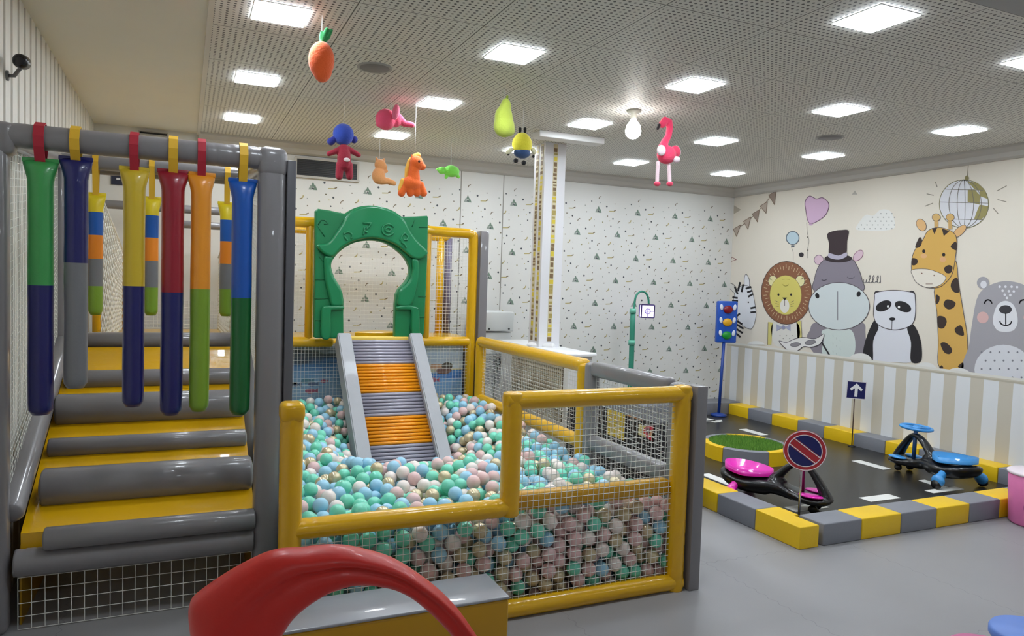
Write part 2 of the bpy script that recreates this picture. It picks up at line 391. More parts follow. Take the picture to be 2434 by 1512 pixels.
# ------------------------------------------------------------------ the painted mural on the right wall
MC = {}; ML = []
def mc(h):
    if h not in MC: MC[h] = len(ML); ML.append(mat('mural_'+h, h, .72))
    return MC[h]
mb = MB(); LAY = 0
def A(X, Y, l): q = onX(1650+X/2.908, 380+Y/2.908, XR); return (XR-.0008-.0006*l, q.y, q.z)
def pg(pts, c, l): mb.poly([A(x, y, l) for x, y in pts], mc(c))
def el(cx, cy, rx, ry, c, l, rot=0, n=28, a0=0, a1=2*pi, out=None, ow=4):
    k = [(rx*cos(a0+(a1-a0)*i/n), ry*sin(a0+(a1-a0)*i/n)) for i in range(n)]
    pts = [(cx+x*cos(rot)-y*sin(rot), cy+x*sin(rot)+y*cos(rot)) for x, y in k]
    if out: 
        k = [((rx+ow)*cos(2*pi*i/n), (ry+ow)*sin(2*pi*i/n)) for i in range(n)]
        pg([(cx+x*cos(rot)-y*sin(rot), cy+x*sin(rot)+y*cos(rot)) for x, y in k], out, l-.5)
    pg(pts, c, l)
def ln(pts, w, c, l, closed=False):
    if closed: pts = list(pts)+[pts[0]]
    for a, b_ in zip(pts[:-1], pts[1:]):
        d = Vector((b_[0]-a[0], b_[1]-a[1]))
        if d.length < .01: continue
        e = d.normalized()*w*.35; n_ = Vector((-d.y, d.x)).normalized()*w/2; a_ = (a[0]-e.x, a[1]-e.y); c2 = (b_[0]+e.x, b_[1]+e.y)
        pg([(a_[0]+n_.x, a_[1]+n_.y), (c2[0]+n_.x, c2[1]+n_.y), (c2[0]-n_.x, c2[1]-n_.y), (a_[0]-n_.x, a_[1]-n_.y)], c, l)
def sp2(pts, n=6, closed=True): return [(p.x, p.y) for p in smoothpts([(x, y, 0) for x, y in pts], n, closed)]
def shape(pts, c, l, out=None, ow=4, n=6, closed=True):
    q = sp2(pts, n); pg(q, c, l)
    if out: ln(q, ow, out, l+.4, True)
def arc(cx, cy, rx, ry, a0, a1, w, c, l, n=10): ln([(cx+rx*cos(a0+(a1-a0)*i/n), cy+ry*sin(a0+(a1-a0)*i/n)) for i in range(n+1)], w, c, l)
OUT = '5a5358'; r9 = random.Random(5)
# striped dado with a scalloped white top, laid out in metres along the wall
ZT = .825
def B(y, z, l): return (XR-.0008-.0006*l, y, z)
def pgw(pts, c, l): mb.poly([B(y, z, l) for y, z in pts], mc(c))
pgw([(1.0, 0), (YB, 0), (YB, ZT), (1.0, ZT)], 'cfc8b8', 12)
y = 3.939-.225*13
while y < YB-.02:
    pgw([(max(y-.118, 1), 0), (min(y, YB), 0), (min(y, YB), ZT-.045), (max(y-.118, 1), ZT-.045)], 'e6e8ea', 13); y += .225
pgw([(1.0, ZT-.02), (YB, ZT-.02), (YB, ZT), (1.0, ZT)], 'e4e2da', 13)
pgw([(1.0, ZT-.045), (YB, ZT-.045), (YB, ZT-.03), (1.0, ZT-.03)], 'bdb6a4', 14)
def hill(cx, cy, rx, ry, l=9): pg([(cx+rx*cos(a), cy-ry*sin(a)) for a in [pi*i/16 for i in range(17)]], 'e9e8e4', l)
# zebra
shape([(345, 870), (395, 890), (420, 990), (428, 1080), (405, 1160), (370, 1165), (320, 1130), (290, 1060), (275, 960), (300, 890)], 'e3e5ea', 3, OUT, 3)
shape([(350, 870), (348, 820), (360, 790), (382, 830), (380, 880)], 'e6e6ea', 2, OUT, 3); shape([(290, 930), (240, 880), (232, 850), (280, 870)], 'dcd9d2', 2, OUT, 3)
for a, b_ in (((318, 850), (305, 905)), ((340, 865), (330, 910)), ((283, 880), (300, 925)), ((268, 975), (300, 975)), ((270, 950), (298, 955)), ((362, 890), (392, 880)), ((372, 915), (400, 905)), ((378, 945), (404, 930)), ((395, 1025), (420, 1020)), ((395, 1055), (422, 1052)),
              ((290, 1085), (315, 1065)), ((292, 1110), (330, 1135)), ((290, 1135), (338, 1165)), ((288, 1165), (332, 1195)), ((285, 1195), (318, 1222))): ln([a, b_], 13, '1e1c20', 4)
el(376, 985, 5, 6, '1e1c20', 4)
# lion
for q in ([(512, 1120), (545, 1125), (534, 1278), (508, 1278)], [(708, 1120), (740, 1110), (746, 1250), (716, 1255)]): pg(q, 'd8cd7c', 2)
ln([(512, 1125), (508, 1278)], 3, OUT, 2.5); ln([(741, 1112), (747, 1250)], 3, OUT, 2.5)
shape([(545, 1130), (712, 1125), (722, 1255), (640, 1285), (556, 1275)], 'e2dfd8', 2)
el(640, 920, 172, 215, '8d5d42', 3, out='5c4a42', ow=5)
for k in range(46):
    a = 2*pi*k/46+.05; r1, r2 = (.74, .86) if k % 2 else (.8, .92)
    ln([(640+172*r1*cos(a), 920+215*r1*sin(a)), (640+172*r2*cos(a), 920+215*r2*sin(a))], 4, 'cdb48c', 4)
for x in (545, 733): el(x, 838, 30, 36, 'e6dea8', 4, out=OUT, ow=3)
el(634, 935, 108, 135, 'd9cc6c', 5, out='a08c50', ow=3)
el(628, 1010, 32, 48, 'e8e4da', 6); pg([(612, 952), (644, 952), (628, 975)], '26201e', 7); ln([(628, 975), (628, 1008)], 4, '6a5a50', 7)
for x in (585, 672): el(x, 932, 7, 8, '2a2420', 7)
for s in (-1, 1):
    for k in range(3): ln([(628+s*42, 985+k*14), (628+s*62, 975+k*18)], 3, '6a5a50', 7)
arc(634, 855, 20, 18, .3, 2.8, 4, 'b9a850', 6); ln([(610, 828), (630, 825)], 4, 'b9a850', 6); ln([(640, 825), (662, 828)], 4, 'b9a850', 6)
pg([(570, 1135), (612, 1158), (572, 1185)], 'a9abc4', 6); pg([(668, 1135), (626, 1158), (668, 1185)], 'a9abc4', 6); el(619, 1158, 14, 14, '9698b6', 7)
for k in range(5): el(595+k*22, 1215+(k % 2)*20, 4, 4, 'a8a49c', 3)
# round balloon, dot, heart balloon
ln([(672, 600), (686, 640), (686, 700)], 3, '9a948c', 2); el(682, 540, 41, 42, 'b9cdd6', 3, out='5d6670', ow=6); pg([(672, 590), (694, 590), (694, 602), (672, 602)], '5d6670', 4)
el(742, 656, 17, 16, '2e2a2e', 3)
shape([(800, 440), (772, 340), (770, 285), (800, 250), (845, 270), (890, 262), (930, 300), (925, 350), (890, 400)], 'd6b4d0', 3, '8c6c86', 5, n=5)
ln(sp2([(778, 445), (782, 500), (795, 560), (784, 620), (782, 670)], 5, True)[:20], 3, '9a948c', 2); el(808, 447, 14, 7, 'c9a6c2', 4); el(784, 535, 5, 6, '7a7468', 3); el(786, 625, 5, 6, '7a7468', 3)
# cloud of dots
shape([(1120, 480), (1150, 420), (1190, 380), (1240, 385), (1290, 345), (1350, 350), (1380, 400), (1385, 470), (1300, 490), (1200, 488)], 'e6e5e0', 2)
for k in range(7):
    for j in range(5):
        x = 1140+k*38+(j % 2)*18; yy = 372+j*26
        if (k > 1 or j > 2) and (k > 3 or j > 0): el(x, yy, 5, 5, 'a8a8a4', 3, n=8)
# bunting
ln([(262, 485), (330, 455), (420, 380), (500, 290), (558, 212)], 4, '8d7a6c', 2)
for (x, yy, dx, dy) in ((300, 490, -30, 40), (370, 435, -8, 45), (430, 385, 5, 45), (485, 330, 18, 40), (545, 255, 12, 55)):
    a = (x-28, yy-10); b_ = (x+22, yy-40); c2 = (x+dx*.4+6, yy+dy); pg([a, b_, c2], '9c8a7e' if x in (545, 430) else 'b8a89a', 3); ln([a, b_, c2], 4, '84705f', 3.5, True)
pg([(270, 310), (325, 345), (275, 375)], 'bab0a0', 2); pg([(1090, 240), (1112, 212), (1130, 240)], 'b6b0a6', 2); ln([(250, 705), (262, 672), (292, 690)], 4, '9a6a66', 2, True)
# word painted beside the hippo
ln([(1172, 826), (1172, 848), (1186, 852), (1192, 828), (1194, 850), (1206, 846)], 4, '6a666a', 2)
for x in (1212, 1238, 1268): ln([(x-6, 846), (x+8, 812), (x+4, 798), (x-3, 812), (x-1, 846), (x+10, 852), (x+18, 842)], 4, '6a666a', 2)
ln([(1288, 800), (1290, 852)], 4, '6a666a', 2)
# hippo with top hat
shape([(782, 1235), (800, 1180), (835, 1125), (1000, 1090), (1165, 1125), (1185, 1200), (1182, 1375), (1110, 1350), (1000, 1380), (840, 1345)], '8c858e', 2)
shape([(895, 1175), (1085, 1175), (1108, 1340), (1000, 1375), (890, 1345), (895, 1250)], 'd2dcd8', 3)
for k in range(9): ln([(960+(k % 3)*25, 1210+k*18), (962+(k % 3)*25, 1222+k*18)], 3, 'a9b4b0', 4)
el(863, 692, 30, 31, 'd8bcc8', 3, out='7c6c78', ow=4); el(1135, 662, 24, 42, 'd8bcc8', 3, rot=.7, out='8c5c74', ow=4)
shape([(832, 905), (834, 820), (860, 740), (905, 690), (1000, 668), (1095, 690), (1140, 760), (1162, 830), (1168, 905), (1000, 960)], '8a828e', 4, OUT, 4)
el(1003, 1012, 209, 162, 'd3dbdc', 5, out=OUT, ow=5)
el(853, 940, 14, 19, '1d1a1e', 6, rot=-.3); el(1139, 928, 14, 19, '1d1a1e', 6, rot=.3); ln([(993, 912), (993, 1105)], 8, '8f8f96', 6)
arc(900, 822, 18, 12, .2, 2.6, 4, '5e5662', 6); arc(1085, 806, 24, 14, .2, 2.9, 4, '5e5662', 6)
el(998, 682, 96, 28, '352a2e', 6); pg(sp2([(922, 515), (965, 492), (1020, 485), (1070, 490), (1060, 560), (1052, 650), (1000, 670), (936, 655), (934, 580)], 4), '3a2c30', 7); shape([(936, 645), (1000, 662), (1053, 640), (1056, 668), (1000, 690), (934, 675)], 'b9b2c4', 8, n=4)
# mask on a stick
shape([(590, 1252), (640, 1262), (700, 1238), (760, 1228), (830, 1238), (870, 1222), (898, 1203), (898, 1228), (870, 1275), (810, 1295), (760, 1290), (720, 1318), (670, 1322), (625, 1295)], 'e9e7e4', 10, '56505a', 4, n=4)
el(703, 1277, 34, 12, '8f8b90', 11, rot=-.1, out='56505a', ow=3); el(806, 1262, 36, 14, '8f8b90', 11, rot=-.15, out='56505a', ow=3); ln([(885, 1262), (946, 1362)], 11, '28242a', 11)
hill(430, 1278, 60, 26); hill(1150, 1385, 80, 48)
# panda
shape([(1275, 1140), (1475, 1140), (1508, 1270), (1505, 1392), (1370, 1398), (1232, 1398), (1240, 1250)], 'dfe0e8', 3)
shape([(1245, 1112), (1276, 1160), (1240, 1250), (1234, 1402), (1170, 1372), (1185, 1250)], '232024', 4, n=5); shape([(1510, 1135), (1474, 1165), (1500, 1260), (1500, 1392), (1568, 1392), (1574, 1290), (1550, 1195)], '232024', 4, n=5)
for x in (1268, 1505): el(x, 930, 24, 26, '3c383c', 4)
shape([(1248, 960), (1262, 918), (1380, 902), (1510, 918), (1530, 960), (1528, 1090), (1490, 1150), (1390, 1176), (1290, 1150), (1245, 1090)], 'e1e2e9', 5, OUT, 5)
el(1312, 1010, 58, 34, '201e22', 6, rot=-.42); el(1446, 1015, 60, 34, '201e22', 6, rot=.42); el(1342, 1013, 7, 9, 'f2f2f2', 7); el(1418, 1018, 8, 9, 'f2f2f2', 7)
el(1372, 1100, 22, 11, '1c1a1e', 7); ln([(1370, 1110), (1368, 1172)], 4, '5c585e', 7)
hill(1600, 1462, 85, 62)
# disco ball
ln([(1896, 40), (1890, 118)], 4, '76705e', 2); el(1886, 128, 14, 20, '8a8258', 3)
el(1866, 305, 168, 165, 'dddde2', 3, out='7d7850', ow=5)
for q in ([(1890, 148), (1960, 160), (2010, 210), (2030, 270), (1975, 250), (1975, 210), (1940, 205)], [(1893, 205), (1940, 205), (1978, 245), (1975, 310), (1892, 290)], [(1975, 310), (2034, 320), (2020, 380), (1985, 415), (1935, 415), (1950, 370)]): pg(q, '9a905c', 4)
for k in (-.62, -.28, .05, .4, .72):
    ln([(1866+168*k*cos(b_)+0*24*(1-abs(k)), 305-165*sin(b_)) for b_ in [(-pi/2+pi*i/14) for i in range(15)]], 4, '7c776c', 5)
for q in (-.62, -.08, .62): ln([(1866-168*math.sqrt(1-q*q), 305+165*q), (1866+168*math.sqrt(1-q*q), 305+165*q+8)], 4, '7c776c', 5)
for a, b_ in (((1610, 235), (1655, 245)), ((1598, 320), (1650, 300)), ((1670, 155), (1680, 185)), ((2095, 215), (2160, 180)), ((2100, 275), (2158, 290)), ((2070, 335), (2102, 372))): ln([a, b_], 6, '968f80', 3)
# giraffe
GY, GD = 'd9ac58', '3a2c26'
shape([(1668, 870), (1800, 690), (1830, 860), (1862, 1050), (1892, 1260), (1868, 1440), (1700, 1440), (1690, 1250), (1680, 1050)], GY, 5, OUT, 4, n=4)
el(1572, 450, 30, 42, 'dfb27a', 6, rot=-.5, out=OUT, ow=3); el(1835, 495, 24, 58, 'dfb27a', 6, rot=.85, out=OUT, ow=3)
for x in (1675, 1772):
    pg([(x-14, 400), (x+14, 400), (x+12, 480), (x-12, 480)], 'cfa868', 6); el(x, 398, 27, 24, 'd6b070', 6.5, out=OUT, ow=3)
shape([(1580, 560), (1620, 490), (1700, 468), (1790, 500), (1818, 560), (1806, 690), (1785, 790), (1740, 850), (1690, 882), (1610, 882), (1545, 850), (1508, 780), (1507, 690), (1530, 620)], GY, 7, OUT, 4)
shape([(1508, 762), (1600, 754), (1680, 775), (1742, 812), (1705, 865), (1620, 884), (1545, 852), (1515, 805)], 'e8e0d2', 8, OUT, 3)
for x, yy in ((1590, 632), (1728, 656)): el(x, yy, 11, 12, '2a201e', 9)
for x, yy in ((1577, 785), (1662, 800)): el(x, yy, 5, 5, '8a6a5a', 9)
ln([(1605, 858), (1650, 858)], 4, '8a6a5a', 9); el(1590, 665, 22, 16, 'e0b07c', 8); el(1722, 690, 22, 18, 'e0ac7c', 8)
pg([(1645, 472), (1682, 470), (1664, 515)], GD, 8); pg([(1715, 474), (1768, 492), (1728, 528)], GD, 8)
pg(sp2([(1530, 605), (1560, 535), (1578, 560), (1565, 600)], 4), GD, 8); pg(sp2([(1775, 600), (1812, 565), (1816, 625)], 4), GD, 8); pg(sp2([(1508, 682), (1540, 685), (1548, 708), (1530, 728), (1508, 725)], 4), GD, 8); pg(sp2([(1730, 750), (1760, 728), (1788, 740), (1778, 780), (1745, 782)], 4), GD, 8)
for q in ([(1775, 875), (1790, 830), (1822, 820), (1836, 910), (1800, 915)], [(1672, 935), (1698, 945), (1695, 980), (1676, 995)], [(1725, 1000), (1750, 965), (1808, 985), (1795, 1022), (1755, 1033)], [(1685, 1085), (1730, 1085), (1748, 1120), (1725, 1165), (1688, 1155)], [(1805, 1165), (1848, 1145), (1868, 1210), (1835, 1212), (1810, 1195)], [(1705, 1270), (1745, 1265), (1785, 1310), (1770, 1342), (1730, 1330)], [(1700, 1440), (1712, 1420), (1725, 1440)], [(1825, 1430), (1860, 1400), (1862, 1440)]): pg(sp2(q, 4), GD, 6)
hill(1825, 1500, 98, 62, 9.5)
# bear
shape([(1880, 1520), (1905, 1270), (1930, 1090), (1965, 940), (2040, 870), (2160, 838), (2290, 868), (2370, 940), (2400, 1090), (2430, 1280), (2440, 1520)], 'a6a3a8', 6, n=5)
el(1998, 850, 42, 42, 'a6a3a8', 5); el(2003, 862, 22, 26, 'dedde2', 7); el(2330, 850, 42, 42, 'a6a3a8', 5); el(2326, 862, 22, 26, 'dedde2', 7)
el(2140, 1450, 200, 172, 'dcdde2', 8)
for k in range(6):
    for j in range(4): el(1990+k*62+(j % 2)*28, 1330+j*58, 7, 7, '7f8088', 9, n=10)
el(1998, 1090, 40, 40, 'dcb4b0', 8); el(2320, 1090, 40, 40, 'dcb4b0', 8)
shape([(2155, 975), (2215, 1010), (2240, 1110), (2215, 1175), (2155, 1190), (2095, 1175), (2068, 1110), (2095, 1010)], 'e4e4e8', 8)
el(2155, 1035, 44, 30, '3c393e', 9); ln([(2157, 1060), (2157, 1135)], 9, '3c393e', 9); arc(2157, 1115, 40, 30, .1, pi-.1, 9, '3c393e', 9); arc(2035, 1000, 27, 32, pi+.25, 2*pi-.25, 9, '3c393e', 9); arc(2278, 1000, 27, 32, pi+.25, 2*pi-.25, 9, '3c393e', 9)
for x, yy in ((2115, 877), (2155, 877), (2197, 877), (2235, 880), (2135, 905), (2178, 908), (2212, 910), (2150, 933), (2188, 935), (2165, 955)): el(x, yy, 9, 9, 'e2e2e6', 8, n=10)
mural = mb.build('mural', ML, wall_right)
# ------------------------------------------------------------------ track: black road mat, kerb blocks, island
KX, KY, KW, KH, KL = 3.19, 2.885, .18, .128, .335
ROAD, nt, b = node_mat('black_road_mat'); tc, sp = coords(nt); nz = nt.nodes.new('ShaderNodeTexNoise'); nz.inputs['Scale'].default_value = 3; nt.links.new(tc.outputs['Object'], nz.inputs[0])
nt.links.new(mixc(nt, nz.outputs['Fac'], srgb((34, 33, 33)), srgb((48, 46, 44))), b.inputs['Base Color']); b.inputs['Roughness'].default_value = .3
t = thing('road_mat', 'shiny black road mat with white dashes inside the kerbed track', 'road mat', (4.5, 4.8, 0))
MB().box((KX+KW, KY+KW, 0), (5.87, 6.42, .008)).build('mat_surface', ROAD, t)
DSH = mat('dash_white', (236, 236, 232), .5)
dashes = [[(5.24, 6.11), (5.30, 6.15), (5.50, 6.12), (5.45, 6.05)], [(5.36, 5.80), (5.44, 5.87), (5.48, 5.60), (5.40, 5.54)]]
for yy in (6.02, 5.35, 4.66, 4.0): dashes.append([(5.31, yy+.30), (5.41, yy+.30), (5.41, yy), (5.31, yy)])
dashes = dashes[:1]+dashes[2:]
dashes += [[(5.29, 3.68), (5.36, 3.68), (5.33, 3.46), (5.26, 3.46)], [(5.06, 3.47), (5.40, 3.47), (5.40, 3.40), (5.06, 3.40)], [(4.40, 3.49), (4.70, 3.49), (4.70, 3.39), (4.40, 3.39)], [(3.70, 3.49), (4.0, 3.49), (4.0, 3.39), (3.70, 3.39)], [(3.70, 4.33), (3.79, 4.33), (3.79, 4.02), (3.70, 4.02)], [(3.70, 5.0), (3.79, 5.0), (3.79, 4.7), (3.70, 4.7)], [(4.2, 6.15), (4.5, 6.15), (4.5, 6.06), (4.2, 6.06)]]
for d in dashes:
    mb = MB(); n = len(d); mb.add([(x, yy, .0082) for x, yy in d]+[(x, yy, .0105) for x, yy in d], [(0, 1, 2, 3), (7, 6, 5, 4)]+[(i, (i+1) % 4, 4+(i+1) % 4, 4+i) for i in range(4)]); mb.build('lane_dash', DSH, t)
base(t, (4.5, 4.8, 0))
def kerb(lo, hi, colr, label):
    o = MB().box(lo, hi, bev=.008).build('kerb_block', YELF if colr == 'yellow' else GRYF)
    c = Vector(((lo[0]+hi[0])/2, (lo[1]+hi[1])/2, 0)); o.data.transform(Matrix.Translation(-c)); o.location = c
    tag(o, label, 'kerb block', '%s foam kerb blocks around the track' % colr); return o
cn = {}
def lab(colr, row):
    k = (colr, row); cn[k] = cn.get(k, 0)+1
    n = cn[k]; w = ['first', 'second', 'third', 'fourth', 'fifth', 'sixth', 'seventh', 'eighth', 'ninth', 'tenth'][n-1]
    return {'front': '%s foam kerb block, %s of its colour in the front row from the corner', 'left': '%s foam kerb block, %s of its colour along the left side from the corner', 'wall': '%s foam kerb block, %s of its colour along the mural wall counting from the back'}[row] % (colr, w)
g = .002
# front row: corner yellow block wraps the corner
xs = [KX, 3.335, 3.681, 4.017, 4.34, 4.652, 4.96, 5.29, 5.62, 5.95, XR-.01]
for i, (a, c) in enumerate(zip(xs[:-1], xs[1:])):
    colr = 'yellow' if i % 2 == 0 else 'grey'
    if i == 0: continue
    kerb((max(a, KX+KW)+g if i == 1 else a+g, KY, 0), (c-g, KY+KW, KH), colr, lab(colr, 'front'))
o = prism('kerb_block', [[(KX, KY), (3.335-g, KY), (3.335-g, KY+KW), (KX+KW, KY+KW+.002), (KX+KW, 3.223-g), (KX, 3.223-g)]], KH, .006, TR(0, 0, KH/2), YELF)
tag(o, 'yellow foam kerb block at the nearest corner of the track', 'kerb block', 'yellow foam kerb blocks around the track')
yy = 3.223; i = 1
while yy < 5.8:
    colr = 'yellow' if i % 2 == 0 else 'grey'; kerb((KX, yy+g, 0), (KX+KW, min(yy+KL, 6.4)-g, KH), colr, lab(colr, 'left')); yy += KL; i += 1
ys = [6.43, 6.12, 5.77, 5.42, 5.09, 4.75, 4.42, 4.10, 3.78, 3.45, 3.09]
for i, (a, c) in enumerate(zip(ys[:-1], ys[1:])):
    colr = 'yellow' if i % 2 == 0 else 'grey'; kerb((5.87, c+g, 0), (XR-.01, a-g, KH), colr, lab(colr, 'wall'))
o = MB().box((3.4, 6.44, 0), (XR-.02, YB-.01, .14), bev=.01).build('padded_plinth', GRYF); tag(o, 'long grey padded plinth along the foot of the back wall', 'plinth')
# grass island
IC = Vector((4.50, 4.70, .0085)); IR = .36
t = thing('grass_island', 'round traffic island with green grass top inside the track', 'traffic island', IC)
for k in range(6):
    a0, a1 = radians(-103+60*k)+.006, radians(-103+60*(k+1))-.006; mb = MB(); n = 10; R1, R0 = IR, IR-.05
    vs = []
    for i in range(n+1):
        a = a0+(a1-a0)*i/n
        vs += [(R0*cos(a), R0*sin(a), 0), (R1*cos(a), R1*sin(a), 0), (R1*cos(a), R1*sin(a), .118), (R1*cos(a)-.008*cos(a), R1*sin(a)-.008*sin(a), .124), (R0*cos(a), R0*sin(a), .124)]
    fs = [(i*5+j, (i+1)*5+j, (i+1)*5+(j+1) % 5, i*5+(j+1) % 5) for i in range(n) for j in range(5)]+[(0, 1, 2, 3, 4), tuple(n*5+j for j in (4, 3, 2, 1, 0))]
    mb.add(vs, fs, 0, False); q = mb.build('rim_segment', YELF if k % 2 == 0 else GRYF, t)
    tag(q, ('yellow' if k % 2 == 0 else 'grey')+' foam rim segment')
MB().lathe([(0, 0), (IR-.052, 0), (IR-.052, .11), (0, .11)], n=40).build('turf_base', mat('turf_base', (62, 96, 34), .9), t)
mb = MB(); rg = random.Random(3)
for k in range(9000):
    a = rg.random()*2*pi; r_ = (IR-.054)*math.sqrt(rg.random()); x, y_ = r_*cos(a), r_*sin(a); d = rg.random()*2*pi; h = .018+rg.random()*.016; l = .012*rg.random(); w = .0016
    mb.add([(x-w*sin(d), y_+w*cos(d), .108), (x+w*sin(d), y_-w*cos(d), .108), (x+l*cos(d), y_+l*sin(d), .108+h)], [(0, 1, 2)], rg.choice((0, 0, 1, 2)))
tag(mb.build('grass', [mat('grass_a', (112, 164, 60), .8), mat('grass_b', (140, 188, 78), .8), mat('grass_c', (86, 138, 46), .8)], t), kind='stuff')
# ------------------------------------------------------------------ signs, lantern, traffic light
def faceM(p, n):
    """local xy plane turned to stand upright at p, local +z looking along n"""
    n = Vector(n).normalized(); x = Vector((0, 0, 1)).cross(n).normalized(); y = n.cross(x)
    return Matrix(((x.x, y.x, n.x, p[0]), (x.y, y.y, n.y, p[1]), (x.z, y.z, n.z, p[2]), (0, 0, 0, 1)))
def circ(r, n=40, c=(0, 0)): return [(c[0]+r*cos(2*pi*k/n), c[1]+r*sin(2*pi*k/n)) for k in range(n)]
SR, SB, SW = mat('sign_red', (176, 44, 52), .35), mat('sign_blue', (26, 30, 92), .35), mat('sign_white', (232, 226, 230), .4)
t = thing('no_parking_sign', 'round red and blue no parking sign on a thin pole at the track corner', 'sign')
px_, py_ = 3.425, 3.13; c = onY(1912, 1070, py_-.01); c.x = c.x; R_ = .122
c = Vector((px_+.012, py_-.012, c.z)); q = onY(1912, 1070, py_-.012); c.x = q.x; px_ = q.x-.0
nrm = Vector((-.62, -.76, .0)).normalized(); M0 = faceM(c, nrm)
MB().tube([(px_, py_+.003, .009), (px_, py_+.003, c.z+.02)], .007, 12).build('pole', CHR, t)
MB().lathe([(0, 0), (.05, 0), (.05, .006), (.012, .014), (0, .014)], c=(px_, py_+.003, .009), n=24).build('pole_base', BLK, t)
d = prism('sign_disc', [circ(R_)], .008, .002, M0 @ TR(0, 0, .014), SR, t)
prism('inner_ring', [circ(R_*.80), circ(R_*.76)], .002, .0002, M0 @ TR(0, 0, .0185), SW, t); prism('outer_ring', [circ(R_*.985), circ(R_*.95)], .002, .0002, M0 @ TR(0, 0, .0185), SW, t)
def seg(rot, s): 
    a = [(-1)**0*0, 0]; w = .028; th = math.asin(w/(R_*.75)); P_ = [(R_*.75*cos(th+(pi-2*th)*k/20), R_*.75*sin(th+(pi-2*th)*k/20)) for k in range(21)]
    return P_
for s in (0, pi): prism('blue_half', [seg(0, 1)], .0022, .0002, M0 @ RZ(-.62+s) @ TR(0, 0, .0187), SB, t)
for s in (-1, 1): prism('slash_line', [[(-R_*.73, s*.0215-.0025), (R_*.73, s*.0215-.0025), (R_*.73, s*.0215+.0025), (-R_*.73, s*.0215+.0025)]], .0024, .0002, M0 @ RZ(-.62) @ TR(0, 0, .0188), SW, t)
base(t, (px_, py_, .009))
t = thing('arrow_sign', 'square dark blue sign with a white up arrow on a thin pole', 'sign')
bx = onZ(2030, 1058, .01); ax, ay = 5.845, 4.72; c = onY(2033, 927, ay); ax = c.x
M0 = faceM((ax, ay-.008, c.z), (-.60, -.80, 0)); w = .083
MB().tube([(ax, ay+.004, .009), (ax, ay+.004, c.z)], .005, 10).build('pole', mat('pole_brown', (94, 74, 66), .4), t); MB().lathe([(0, 0), (.035, 0), (.035, .005), (.01, .012), (0, .012)], c=(ax, ay+.004, .009), n=20).build('pole_base', BLK, t)
prism('sign_plate', [[(-w, -w), (w, -w), (w, w), (-w, w)]], .006, .0015, M0 @ RZ(-.03) @ TR(0, 0, .004), SB, t)
prism('plate_border', [[(-w, -w), (w, -w), (w, w), (-w, w)], [(-w*.94, -w*.94), (w*.94, -w*.94), (w*.94, w*.94), (-w*.94, w*.94)]], .002, .0002, M0 @ RZ(-.03) @ TR(0, 0, .0078), SW, t)
prism('arrow', [[(-.013, -.062), (.013, -.062), (.013, .018), (.042, -.008), (.055, .010), (0, .064), (-.055, .010), (-.042, -.008), (-.013, .018)]], .002, .0002, M0 @ RZ(-.03) @ TR(0, 0, .0082), mat('arrow_white', (240, 240, 244), .4), t)
base(t, (ax, ay+.004, .009))
# traffic light
TB = mat('toy_blue', (30, 84, 186), .35); t = thing('toy_traffic_light', 'blue toy traffic light on a blue pole in the wall corner', 'traffic light')
ty = 6.30; c = onY(1729, 766, ty); hw = .115; zt = onY(1729, 716, ty).z; zb_ = onY(1729, 815, ty).z
M0 = faceM((c.x, ty, (zt+zb_)/2), (-.35, -.94, 0)); hh = (zt-zb_)/2
MB().box((-hw, -hh, -.07), (hw, hh, 0), bev=.015, M=M0).build('housing', TB, t)
fb = onZ(1717, 952, .0); MB().tube([(c.x-.01, ty+.03, zb_+.01), (c.x-.035, ty+.03, .04)], .017, 14).build('pole', mat('pole_blue', (28, 66, 150), .35), t)
MB().lathe([(0, 0), (.09, 0), (.09, .02), (.02, .04), (0, .04)], c=(c.x-.035, ty+.03, .0085), n=24).build('pole_base', mat('pole_blue', (28, 66, 150), .35), t)
for k, (col_, nm) in enumerate((((132, 18, 34), 'red'), ((226, 168, 32), 'amber'), ((24, 150, 52), 'green'))):
    zc = hh*.60-k*hh*.62
    MB().ell((0, zc, .004), (.055, .046, .022), 24, M=Matrix.Identity(4)).build('lamp_lens', mat('lens_'+nm, col_, .25), t); l = t.children[-1] if t.children else None
    lens = [o for o in bpy.data.objects if o.name.startswith('lamp_lens')][-1]; lens.data.transform(M0); tag(lens, nm+' lamp lens')
    for s in (-1, 1):
        o = MB().ell((s*.076, zc+.026, .004), (.019, .036, .006), 14, M=RZ(-s*.15)).build('white_marking', mat('eye_white', (226, 232, 244), .4), t); o.data.transform(M0)
base(t, (c.x-.035, ty+.03, .0085))
# lantern on curved green post
LG = mat('lantern_green', (52, 142, 118), .4); t = thing('toy_street_lamp', 'green curved toy street lamp with a lit purple lantern by the back wall', 'street lamp')
ly = 6.30; P_ = [onY(x, y, ly) for x, y in ((1499, 900), (1501, 850), (1503, 780), (1508, 725), (1511, 706), (1518, 696), (1527, 693), (1536, 698), (1541, 710), (1542, 722))]
foot = Vector((P_[0].x-.015, ly, .0085)); top = P_[2]
MB().tube([foot+Vector((0, 0, .02)), P_[0], P_[1], P_[2], onY(1505, 738, ly)], .028, 14).build('post', LG, t)
MB().tube(smoothpts([onY(1505, 740, ly)]+P_[3:], 4), .011, 10).build('arm', LG, t)
MB().lathe([(0, 0), (.12, 0), (.12, .02), (.04, .05), (0, .05)], c=foot, n=24).build('post_base', LG, t)
for q in (onY(1504, 745, ly), onY(1501, 820, ly)): MB().tube([q, q+Vector((0, 0, .05))], .035, 14).build('collar', mat('lantern_green_light', (110, 190, 165), .4), t)
c = onY(1540, 740, ly); LM = faceM(c, (-.45, -.9, 0)) ; PU = mat('lantern_purple', (70, 52, 112), .4); a = .068
mb = MB()
for z in (-a, a): mb.box((-a, z-.006, -2*a), (a, z+.006, 0), M=LM)
